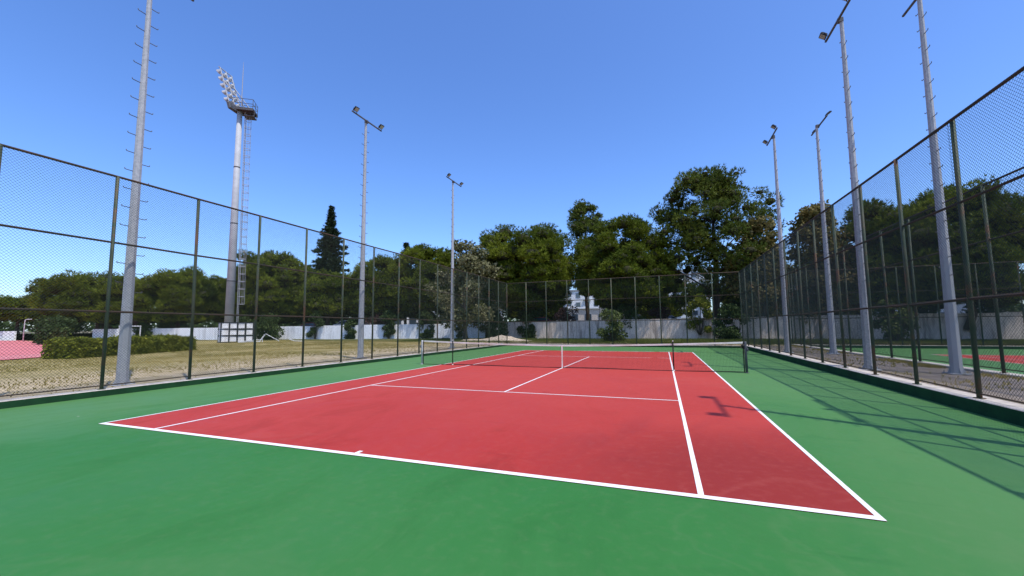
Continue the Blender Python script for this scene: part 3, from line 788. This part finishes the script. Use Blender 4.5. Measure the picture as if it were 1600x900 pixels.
def shrub(name, label, x, y, zg, rx, ry, h, seed, mat, size=.16, n=2600, cat='shrub', flat=False):
    rng = np.random.default_rng(seed)
    f = empty(name, (x, y, zg), 0, label, cat, 'shrubs by the walls')
    b = MB(); PP, TT = [], []
    nc = 16
    for i in range(nc):
        a = rng.uniform(0, 6.28); q = rng.random()**.5; t = rng.random()
        pr = math.sin(math.pi*(.25+.68*t))**.7
        c = np.array([math.cos(a)*rx*q*pr*.8, math.sin(a)*ry*q*pr*.8, h*(.10+.82*t)]); r = rng.uniform(.22, .42)*min(rx, h)
        b.tube([(c[0]*.1, c[1]*.1, -.05), tuple(c*np.array([.6, .6, .55])), tuple(c)], [.03, .02, .006], 5)
        m_ = n//nc; u = sph(rng, m_); PP.append(c + u*r*(.35+.65*rng.random((m_, 1))**.5)*np.array([1, 1, .85])); TT.append(np.full(m_, rng.uniform(.2, .7)))
    P = np.concatenate(PP); tn = np.concatenate(TT); k = P[:, 2] > .02; P, tn = P[k], tn[k]
    V, T, O = leaves(P, rng, size, tn + (rng.random(len(P)) < .12)*.4)
    put('foliage', np_mesh('foliage', V, T, mat, O), f); b.build('stems', 'bark2', f, True)
    return f
shrub('shrub', 'pale green leafy shrub in front of the grey wall behind the centre of the net', -0.6, 34.6, .28, 1.45, 1.1, 3.0, 41, 'shrub', .20, 2600)
shrub('shrub', 'bright green bush spilling over the grey wall below the tallest pine', 7.2, 40.6, .8, 1.5, 1.1, 4.0, 42, 'hedge', .18, 4200)
shrub('shrub', 'dark bush against the wall by the far right fence corner', 9.7, 39.2, .33, 1.7, 1.0, 3.2, 43, 'darkshrub', .20, 3800)
shrub('shrub', 'tall leafy bush seen through the right fence between the light poles', 20.6, 36.2, .33, 1.55, 1.3, 3.2, 44, 'shrub', .20, 3600)
shrub('shrub', 'low dark green bush left of the white wall beside the hedge', -55.5, 19.6, .3, 2.9, 2.0, 2.5, 45, 'darkshrub', .24, 3000)
shrub('shrub', 'purple brown bush above the white wall nearest the left', -72.0, 31.6, 1.25, 1.3, 1.0, 2.4, 46, 'purple', .22, 2200)
shrub('shrub', 'purple brown bush right of its twin above the white wall', -66.4, 33.0, 1.25, 1.5, 1.0, 2.4, 47, 'purple', .22, 2200)
shrub('shrub', 'purple brown bush above the grey wall behind the far fence', -6.3, 42.6, 1.25, 1.9, 1.1, 2.6, 48, 'purple', .18, 3200)
shrub('shrub', 'dark green shrub growing before the grey wall below the ragged pine', 0.1, 42.2, 1.25, 2.2, 1.2, 2.9, 49, 'darkshrub', .20, 3600)
shrub('shrub', 'round green shrub below the large rounded pine by the white wall', -43.5, 34.6, .33, 2.2, 1.4, 3.4, 50, 'darkshrub', .24, 3200)
shrub('shrub', 'dark climbing plant hanging over the white wall behind the sixth fence post', -28.5, 39.15, .25, 1.25, .7, 3.9, 51, 'darkshrub', .20, 3400)
shrub('shrub', 'dark climbing plant hanging over the white wall left of the net post', -23.6, 40.2, .25, 1.3, .7, 4.0, 52, 'darkshrub', .20, 3400)
shrub('shrub', 'thin ivy patch on the white wall beside the farthest left pole', -19.6, 41.0, .25, .6, .5, 3.2, 53, 'darkshrub', .18, 1300)
shrub('shrub', 'dark shrub mass where the white wall meets the grey wall', -14.6, 40.2, .33, 1.9, 1.0, 2.9, 54, 'darkshrub', .20, 4000)
shrub('shrub', 'dark shrub at the right foot of the stadium mast', -46.6, 33.2, .33, 2.0, 1.3, 2.6, 55, 'darkshrub', .24, 2600)

UNDER = [(-11.2, 43.6, 2.0, 2.9, 'darkshrub', 'dark bush behind the grey wall under the largest umbrella pine'),
 (-16.8, 44.2, 2.2, 3.0, 'darkshrub', 'dark bush behind the corner of the white and grey walls'),
 (3.4, 44.4, 1.5, 2.4, 'purple', 'brownish bush behind the grey wall left of the white apartment block'),
 (11.6, 43.2, 2.2, 3.4, 'darkshrub', 'dark bush behind the grey wall right of the tallest pine trunk'),
 (15.6, 42.4, 2.0, 3.2, 'shrub', 'green bush behind the grey wall beyond the far right fence corner'),
 (24.4, 42.2, 2.2, 3.0, 'darkshrub', 'dark bush above the wall seen through the right fence near the nearest pole'),
 (29.5, 42.0, 2.0, 2.4, 'darkshrub', 'dark bush above the wall at the right edge'),
 (-61.5, 34.3, 2.2, 2.6, 'darkshrub', 'dark bush above the white wall left of the stadium mast'),
 (-50.5, 36.6, 2.4, 3.0, 'darkshrub', 'dark bush above the white wall right of the stadium mast'),
 (-31.5, 41.2, 1.8, 2.2, 'purple', 'brownish bush above the white wall between two climbing plants'),
 (-24.8, 42.6, 2.0, 2.5, 'darkshrub', 'dark bush above the white wall beside the farthest left pole'),
 (-78.5, 30.6, 2.6, 3.0, 'darkshrub', 'dark bush above the gap in the white walls at far left')]
for i, (x, y, r, h, mt, lab) in enumerate(UNDER):
    shrub('shrub', lab, x, y, 1.25, r, r*.7, h, 100+i, mt, .22, 3000)

shrub('shrub', 'tall weeds and ivy on the grey wall under the largest umbrella pine', -11.0, 41.2, .3, 1.6, .6, 2.6, 56, 'darkshrub', .18, 2600)
shrub('shrub', 'ivy clump on the white wall right of the collapsed pipe frame', -38.2, 37.0, .28, 1.3, .7, 3.6, 57, 'darkshrub', .22, 2600)
for i, (x, y, h, r, lab) in enumerate([(-47.8, 34.9, 3.0, 1.5, 'leafy clump breaking the white wall left of the collapsed pipe frame'), (-33.4, 38.0, 2.6, 1.0, 'narrow ivy clump on the white wall behind the middle left pole'), (-63.0, 31.6, 2.4, 1.6, 'bush breaking the white wall between hedge and stadium mast')]):
    shrub('shrub', lab, x, y, .26, r, .8, h, 130+i, 'darkshrub', .22, 2600)
# clipped hedge
def hedge():
    rng = np.random.default_rng(60)
    a = Vector((-26.6, 8.1, .11)); b = Vector((-29.6, 16.3, .11)); d = b-a; L = d.length; ang = math.atan2(d.y, d.x)
    f = empty('clipped_hedge', a, ang, 'clipped green box hedge along the running track', 'hedge')
    Wd, H = 1.4, .92
    n = 30000
    x = rng.random(n)*L; side = rng.random(n)
    y = np.where(side < .42, -Wd/2, np.where(side < .62, Wd/2, rng.uniform(-Wd/2, Wd/2, n))); z = np.where(side < .62, rng.uniform(.03, H, n), H)
    e = rng.random(n) < .08; x = np.where(e, np.where(rng.random(n) < .5, 0, L), x); y = np.where(e, rng.uniform(-Wd/2, Wd/2, n), y); z = np.where(e, rng.uniform(.03, H, n), z)
    lump = .09*np.sin(x*2.1)+.07*np.sin(x*4.7+1)+.05*np.sin(x*9+z*5)
    y = y*(1+lump*.8); z = z + (z > H*.8)*lump*.9
    P = np.stack([x, y, z], 1) + rng.normal(0, .055, (n, 3)); P[:, 2] = np.maximum(P[:, 2], .02)
    V, T, O = leaves(P, rng, .125, np.clip(.42 + .25*np.sin(x*3.3)*np.sin(z*4+x), .1, .8))
    put('leaves', np_mesh('leaves', V, T, 'hedge', O), f)
    m = MB(); m.box((L/2, 0, H*.45), (L-.5, Wd*.78, H*.86), bev=.15); m.build('inner_core', 'bark2', f)
hedge()

# ---------------------------------------------------------------- grass
def grass(name, label, mat, n, fn, h, seed):
    rng = np.random.default_rng(seed)
    P = fn(rng, n)
    D = np.tile([0., 0., 1.], (len(P), 1)); patch = .5+.5*np.sin(P[:, 0]*.31+1.3*np.sin(P[:, 1]*.23))*np.sin(P[:, 1]*.37+P[:, 0]*.11)
    V, T, O = blades(P, D, rng, 4, h, .022, .42, .2+.55*patch)
    o = put(name, np_mesh(name, V, T, mat, O)); tag(o, label, kind='stuff')
def zg_np(P): return np.array([ground_z(a, b) for a, b in P])
def f_left(rng, n):
    x = -9.9 - (rng.random(n)**1.35)*30; y = rng.uniform(-4, 34, n)
    keep = rng.random(n) < np.clip((-x-10.5)/8, .05, 1)*(.35+.65*(np.sin(x*.8+np.sin(y*.5)*2)*np.sin(y*.6+x*.2) > -.3)); x, y = x[keep], y[keep]
    k = ~((x < -25.2) & (y < 7.5) & (x < -25.4-(y-2)*.5)); x, y = x[k], y[k]
    return np.stack([x, y, zg_np(zip(x, y))-.01], 1)
def f_back(rng, n):
    x = rng.uniform(-22, 32, n); y = 31 + rng.random(n)*8.6
    k = ~((x > 12.9) & (y < 32)); x, y = x[k], y[k]
    return np.stack([x, y, zg_np(zip(x, y))-.01], 1)
def f_strip(rng, n):
    x = np.where(rng.random(n) < .7, 12.55-np.abs(rng.normal(0, .28, n)), rng.uniform(9.6, 12.5, n)); y = rng.uniform(3, 30.5, n)
    k = (np.sin(y*.9)+np.sin(y*2.3+1)+rng.normal(0, .5, len(y)) > .3) & (x > 9.58); x, y = x[k], y[k]
    return np.stack([x, y, np.full(len(x), .165)], 1)
grass('grass', 'dry yellow grass on the field left of the court', 'grass', 70000, f_left, .065, 71)
grass('grass', 'greener grass strip between the far fence and the wall', 'lawn', 26000, f_back, .19, 72)
grass('grass', 'weeds on the earth strip between the two right fences', 'grass', 5000, f_strip, .10, 73)

# sand heap behind the back left corner
def heap():
    rng = np.random.default_rng(80); m = MB(); nx_, ny_ = 34, 18
    for j in range(ny_+1):
        for i in range(nx_+1):
            u, v = i/nx_*2-1, j/ny_*2-1
            e = max(0, 1-u*u)*max(0, 1-v*v)
            h = .58*e**.8*(.72+.28*math.sin(u*5.2+.6))*(1+.10*math.sin(u*17+v*9)) + (rng.normal(0, .02) if e > 0 else 0)
            m.v.append((u*3.9, v*1.8, h-.02))
    for j in range(ny_):
        for i in range(nx_): a = j*(nx_+1)+i; m.f.append((a, a+1, a+nx_+2, a+nx_+1))
    o = m.build('sand_heap', 'sand', smooth=True, loc=(-12.0, 34.6, .24)); o.rotation_euler = (0, 0, .12)
    tag(o, 'pale sand heap behind the back left corner of the fence', 'sand heap')
heap()

# ---------------------------------------------------------------- stadium mast
def mast():
    f = empty('stadium_light_mast', (-46.4, 31.5, .25), 0, 'towering stadium floodlight mast with tilted lamp bank and caged ladder', 'light mast')
    m = MB(); m.tube([(0, 0, 0), (0, 0, 14), (0, 0, 29.4)], [.52, .42, .29], 16); m.build('pole', 'mastgrey', f, True)
    m = MB(); m.tube([(0, 0, 0), (0, 0, .08)], 1.0, 16); m.build('base_plate', 'galv', f)
    v = Vector((.81, .58, 0)).normalized()      # towards the right as seen from the court
    n = Vector((.58, -.81, 0))
    for z in (7.3, 14.6, 21.9):
        m = MB(); R_ = .52-.23*z/29.4; m.tube([(0, 0, z), (0, 0, z+.14)], R_+.02, 16); m.build('joint_collar', 'galv_dark', f, True)
    lad = MB()
    for s in (-.22, .22):
        lad.tube([tuple(v*(.90) + n*s + Vector((0, 0, 2.2))), tuple(v*.67 + n*s + Vector((0, 0, 29.3)))], .035, 6)
    z = 2.5
    while z < 29.2:
        q = v*(.90-.23*(z-2.2)/27); lad.tube([tuple(q-n*.22+Vector((0, 0, z))), tuple(q+n*.22+Vector((0, 0, z)))], .02, 5); z += .33
    lad.build('ladder', 'galv', f)
    cage = MB(); z = 4.5
    while z < 29:
        q = v*(.90-.23*(z-2.2)/27)
        cage.tube([tuple(q + n*.36*math.sin(a) + v*(.32-.36*math.cos(a))*1.0 + Vector((0, 0, z))) for a in [(.35+5.58*k/10) for k in range(11)]], .03, 4); z += .95
    for a in (1.4, 2.4, 3.14, 3.9, 4.9):
        cage.tube([tuple(v*(.90-.23*(zz-2.2)/27) + n*.36*math.sin(a) + v*(.32-.36*math.cos(a)) + Vector((0, 0, zz))) for zz in (4.5, 16, 29)], .016, 4)
    cage.build('safety_cage', 'galv', f)
    # platform
    pl = MB(); ang = math.atan2(v.y, v.x)
    pl.box(tuple(v*.75+Vector((0, 0, 29.55))), (2.1, 1.9, .12), rz=ang, bev=.02)
    for s in (-.9, 0, .9): pl.box(tuple(v*.75+n*s+Vector((0, 0, 29.38))), (2.1, .12, .18), rz=ang)
    pl.build('platform', 'galv_dark', f)
    pl = MB(); pl.box(tuple(v*1.2+Vector((0, 0, 28.75))), (1.2, 1.2, .10), rz=ang, bev=.02)
    for s in (-.5, .5): pl.tube([tuple(v*1.8+n*s+Vector((0, 0, 28.75))), tuple(v*1.8+n*s+Vector((0, 0, 29.5)))], .03, 5)
    pl.build('lower_platform', 'galv_dark', f)
    ra = MB(); C = [v*1.75+n*.92, v*1.75-n*.92, v*(-.6)-n*.92]
    C2 = [v*1.75+n*.92, v*(-.6)+n*.92]
    for zz in (30.15, 30.75):
        ra.tube([tuple(c+Vector((0, 0, zz))) for c in C], .035, 5); ra.tube([tuple(c+Vector((0, 0, zz))) for c in C2], .035, 5)
    for c in (C[0], C[1], C[2], C2[1], (C[0]+C[1])/2, (C[1]+C[2])/2, (C2[0]+C2[1])/2):
        ra.tube([tuple(c+Vector((0, 0, 29.6))), tuple(c+Vector((0, 0, 30.75)))], .035, 5)
    ra.build('railing', 'galv_dark', f)
    # tilted lamp bank, facing left and leaning over the field
    face = (-v*.93 - n*.36).normalized(); wide = face.cross(Vector((0, 0, 1))).normalized()
    lean = Vector((0, 0, 1))*math.cos(.31) + face*math.sin(.31); out = lean.cross(wide)
    if out.dot(face) < 0: out = -out
    org = -v*.55 + Vector((0, 0, 29.9))
    fr = MB()
    for s in (-.95, 0, .95): fr.tube([tuple(org+wide*s-lean*.3), tuple(org+wide*s+lean*5.2)], .075, 6)
    for k in range(6): fr.tube([tuple(org-wide*1.15+lean*(.15+k*1.0)), tuple(org+wide*1.15+lean*(.15+k*1.0))], .06, 6)
    for s in (-.8, .8): fr.tube([tuple(org+wide*s+lean*3.4), tuple(org+wide*s+v*1.6+Vector((0, 0, -.2)))], .06, 6)
    fr.build('lamp_frame', 'galv', f)
    R = Matrix((out, wide, lean)).transposed()
    bx = MB(); bx.box(tuple(org+out*.1-lean*.15), (.35, 2.2, 1.0), R=R, bev=.03); bx.build('ballast_box', 'galv_dark', f)
    for i in range(5):
        for j in range(3):
            c = org + lean*(.75+i*1.0) + wide*(-.85+j*.85) + out*.30
            aim = (out*.92 - Vector((0, 0, .35))).normalized()
            b = MB(); b.tube([tuple(c-aim*.34), tuple(c-aim*.18), tuple(c+aim*.10), tuple(c+aim*.16)], [.10, .20, .31, .32], 12)
            lo = b.build('stadium_lamp', 'lampgrey', f, True)
            b = MB(); b.tube([tuple(c+aim*.163), tuple(c+aim*.168)], .285, 12); b.build('lens', 'lens', lo)
    an = MB(); an.tube([tuple(v*.25+n*.3+Vector((0, 0, 30))), tuple(v*.25+n*.3+Vector((0, 0, 34.4))), tuple(v*.25+n*.3+Vector((0, 0, 36)))], [.05, .04, .012], 6); an.build('lightning_rod', 'galv', f)
mast()

# white boards in a dark frame at the mast foot
def board_rack():
    a = Vector((-40.6, 26.5, .2)); b = Vector((-39.75, 28.65, .2)); d = b-a; ang = math.atan2(d.y, d.x)
    f = empty('board_rack', a, ang, 'dark frame holding rows of white boards at the foot of the mast', 'board rack')
    L, H = 3.1, 2.15; cw, rh = L/4, H/3
    fr = MB()
    for i in range(5): fr.box((i*cw, 0, H/2), (.09, .09, H+.05)); fr.box((i*cw, .95, H/2), (.07, .07, H))
    for j in range(4): fr.box((L/2, 0, j*rh+.03), (L+.1, .08, .08)); fr.box((L/2, .95, j*rh+.03), (L+.1, .06, .06)); fr.box((0, .475, j*rh+.03), (.08, .95, .07)); fr.box((L, .475, j*rh+.03), (.08, .95, .07))
    fr.build('frame', 'frame', f)
    pm = MB(); pm.box((0, 0, 0), (cw-.17, .05, rh-.17), bev=.015); me = pm.mesh('board', 'boardwhite')
    sm = MB(); sm.box((0, 0, 0), (.05, .74, rh-.17), bev=.015); ms = sm.mesh('side_board', 'boardwhite')
    for j in range(3):
        for i in range(4): o = put('board', me, f, ((i+.5)*cw, .02+.02*((i*7+j*3) % 3), j*rh+rh/2+.03))
        put('side_board', ms, f, (.0, .475, j*rh+rh/2+.03))
board_rack()

def debris():
    f = empty('broken_goal_frame', (-35.6, 27.6, .28), 0, 'collapsed white pipe goal frame lying on the grass', 'goal frame')
    v = Vector((.82, .57, 0)); n = Vector((.57, -.82, 0))
    P = lambda a, b, c: tuple((v*a + n*b + Vector((0, 0, c)))*.75)
    for pts in ([P(-3.2, 0, .06), P(-1.2, .1, .30), P(-.2, .2, .36), P(.25, .1, 1.15), P(1.9, -.2, .12)], [P(-.4, .6, .05), P(.15, .3, 1.10)], [P(-3.0, .5, .05), P(-.2, .8, .12)], [P(-.1, .3, .05), P(-.15, .2, .45)], [P(3.2, .2, .40), P(3.9, .1, .12), P(5.2, .3, .07)]):
        m = MB(); m.tube(pts, .035, 6); m.build('pipe', 'lampwhite', f)
debris()
def football_goal():
    f = empty('football_goal', (-56.6, 25.6, .3), .60, 'small white goal frame standing beyond the hedge', 'goal frame')
    m = MB(); m.tube([(0, 0, 0), (0, 0, 1.75)], .06, 6); m.build('upright', 'lampwhite', f); m = MB(); m.tube([(2.1, 0, 0), (2.1, 0, 1.75)], .06, 6); m.build('upright', 'lampwhite', f)
    m = MB(); m.tube([(-.06, 0, 1.81), (2.16, 0, 1.81)], .06, 6); m.build('crossbar', 'lampwhite', f)
football_goal()
def street_lamp(x, y, h, label):
    f = empty('street_lamp', (x, y, .35), 0, label, 'street lamp', None)
    m = MB(); m.tube([(0, 0, 0), (0, 0, h-.3), (.05, .03, h), (.28, .2, h+.05)], [.06, .045, .04, .03], 8); m.build('post', 'lampwhite', f, True)
    m = MB(); m.box((.42, .29, h+.04), (.32, .16, .08), rz=.6, bev=.03); m.build('lamp_head', 'lampwhite', f)
street_lamp(-70.5, 22.9, 2.7, 'small white street lamp left of the low dark bush')

# ---------------------------------------------------------------- buildings and cars behind the trees
def building(name, label, x, y, zg, w_, d_, h, rot, mat, nf, nw, roof='flat', balc=True):
    f = empty(name, (x, y, zg), rot, label, 'building', 'buildings behind the trees')
    m = MB(); m.box((0, 0, h/2), (w_, d_, h)); m.build('wall', mat, f)
    m = MB(); m.box((0, 0, h+.2), (w_+.7, d_+.7, .4), bev=.05); m.box((w_*.3, d_*.1, h+.75), (w_*.16, d_*.3, .7)); m.build('roof', 'bwhite' if mat != 'bwhite' else 'bgrey', f)
    fh = h/nf; ww = w_/nw
    fm = MB(); fm.box((0, 0, 0), (ww*.52, .14, fh*.52), bev=.03); fme = fm.mesh('window', 'bgrey')
    gm_ = MB(); gm_.box((0, -.08, 0), (ww*.44, .05, fh*.44)); gme = gm_.mesh('pane', 'pane')
    bm_ = MB(); bm_.box((0, -.6, 0), (ww*.86, 1.2, .14)); bm_.box((0, -1.16, .5), (ww*.86, .08, .95)); bme = bm_.mesh('balcony', 'bwhite')
    for i in range(nf):
        for j in range(nw):
            X = -w_/2+(j+.5)*ww; Z = (i+.52)*fh
            o = put('window', fme, f, (X, -d_/2-.05, Z)); put('pane', gme, o)
            if balc and j % 2 == 1 and i > 0: put('balcony', bme, f, (X, -d_/2, i*fh+.05))
    for i in range(nf):
        for j in range(2):
            for s in (-1, 1):
                o = put('window', fme, f, (s*(w_/2+.05), -d_*.25+j*d_*.5, (i+.52)*fh), s*math.pi/2); put('pane', gme, o)
    return f
building('apartment_block', 'white flat roofed apartment block between the tall bare trunk and umbrella pine', -23.5, 141, 1.2, 15, 12, 12.6, .10, 'bwhite', 4, 5)
building('apartment_block', 'taller white apartment block seen left of the tallest pine trunk', 9.5, 140, 1.2, 17, 12, 17.5, -.08, 'bwhite', 6, 6)
building('apartment_block', 'white apartment block seen low beside the far right fence corner', 32, 128, 1.2, 22, 12, 12.5, -.25, 'bwhite', 4, 7)
building('low_building', 'low grey building behind the wall below the dense umbrella pine', -2.6, 70, 1.25, 7.5, 6, 4.9, .05, 'bgrey', 1, 2, balc=False)
building('low_building', 'cream low building peeping beside the bare pine trunk', -12.0, 92, 1.25, 9, 6, 4.4, .05, 'bcream', 1, 3, balc=False)
building('low_building', 'white low building seen under the right pines', 46.5, 92, 1.25, 18, 8, 6.2, -.5, 'bwhite', 2, 6, balc=False)
building('low_building', 'long white shed behind the white wall near the middle left pole', -52.0, 74, 1.25, 16, 7, 3.6, .62, 'bwhite', 1, 5, balc=False)
building('low_building', 'long white shed behind the white wall near the fir', -33.0, 72, 1.25, 13, 7, 3.8, .45, 'bwhite', 1, 4, balc=False)
building('low_building', 'pale building glimpsed at far right under the pine', 60, 70, 1.25, 14, 8, 5.6, -.7, 'bwhite', 2, 4, balc=False)

def car(label, x, y, zg, rot, mat):
    f = empty('parked_car', (x, y, zg), rot, label, 'car', 'cars parked behind the walls')
    prof = [(-2.1, .35), (-2.15, .75), (-1.95, .95), (-1.55, 1.02), (-1.05, 1.45), (.35, 1.50), (1.05, 1.05), (1.9, .88), (2.12, .65), (2.1, .32)]
    m = MB(); n = len(prof)
    V = [(px, -.84 if pz < 1.04 else -.66, pz) for px, pz in prof] + [(px, .84 if pz < 1.04 else .66, pz) for px, pz in prof]
    m.add(V, [tuple(range(n)), tuple(reversed(range(n, 2*n)))] + [(i, n+i, n+(i+1) % n, (i+1) % n) for i in range(n)])
    m.build('body', mat, f)
    for s in (-1, 1):
        m = MB(); m.add([(-1.42, s*.855, 1.04), (.98, s*.855, 1.06), (.33, s*.70, 1.44), (-1.0, s*.70, 1.40)], [(0, 1, 2, 3)]); m.build('side_window', 'pane', f)
        for wx in (-1.3, 1.3):
            w2 = MB(); w2.tube([(wx, s*.70, .33), (wx, s*.88, .33)], .33, 14); wo_ = w2.build('wheel', 'tyre', f)
            w3 = MB(); w3.tube([(wx, s*.88, .33), (wx, s*.89, .33)], .20, 10); w3.build('rim', 'galv', wo_)
    m = MB(); m.add([(1.02, -.68, 1.09), (1.02, .68, 1.09), (.40, .60, 1.49), (.40, -.60, 1.49)], [(0, 1, 2, 3)]); m.build('windscreen', 'pane', f)
car('white car parked behind the grey wall under the tallest pine', 4.4, 46.2, 1.35, .05, 'carwhite')
car('red car parked behind the grey wall beside the purple bush', -9.9, 44.6, 1.35, .1, 'carred')
car('white car parked behind the white wall near the middle left pole', -37.0, 41.9, 1.25, .25, 'carwhite')
car('white car parked behind the wall at far right', 30.5, 43.4, 1.25, .0, 'carwhite')
car('dark red car parked behind the white wall left of the middle left pole', -41.5, 39.9, 1.0, .22, 'carred')

# distant wood closing the horizon
def far_wood():
    rng = np.random.default_rng(90); PP = []
    for _ in range(520):
        a = rng.uniform(-1.35, 1.1); D = rng.uniform(190, 260); h = rng.uniform(3, 8.5)
        x, y = CAM[0]+D*math.sin(a), CAM[1]+D*math.cos(a)
        u = sph(rng, 60); PP.append(np.array([x, y, 1.2+h*.5]) + u*np.array([h*.7, h*.7, h*.55])*rng.uniform(.6, 1, (60, 1)))
    P = np.concatenate(PP); V, T, O = leaves(P, rng, 1.7, rng.uniform(.1, .7, len(P)))
    tag(put('far_wood', np_mesh('far_wood', V, T, 'darkshrub', O)), 'distant line of trees along the horizon', 'wood', kind='stuff')
far_wood()
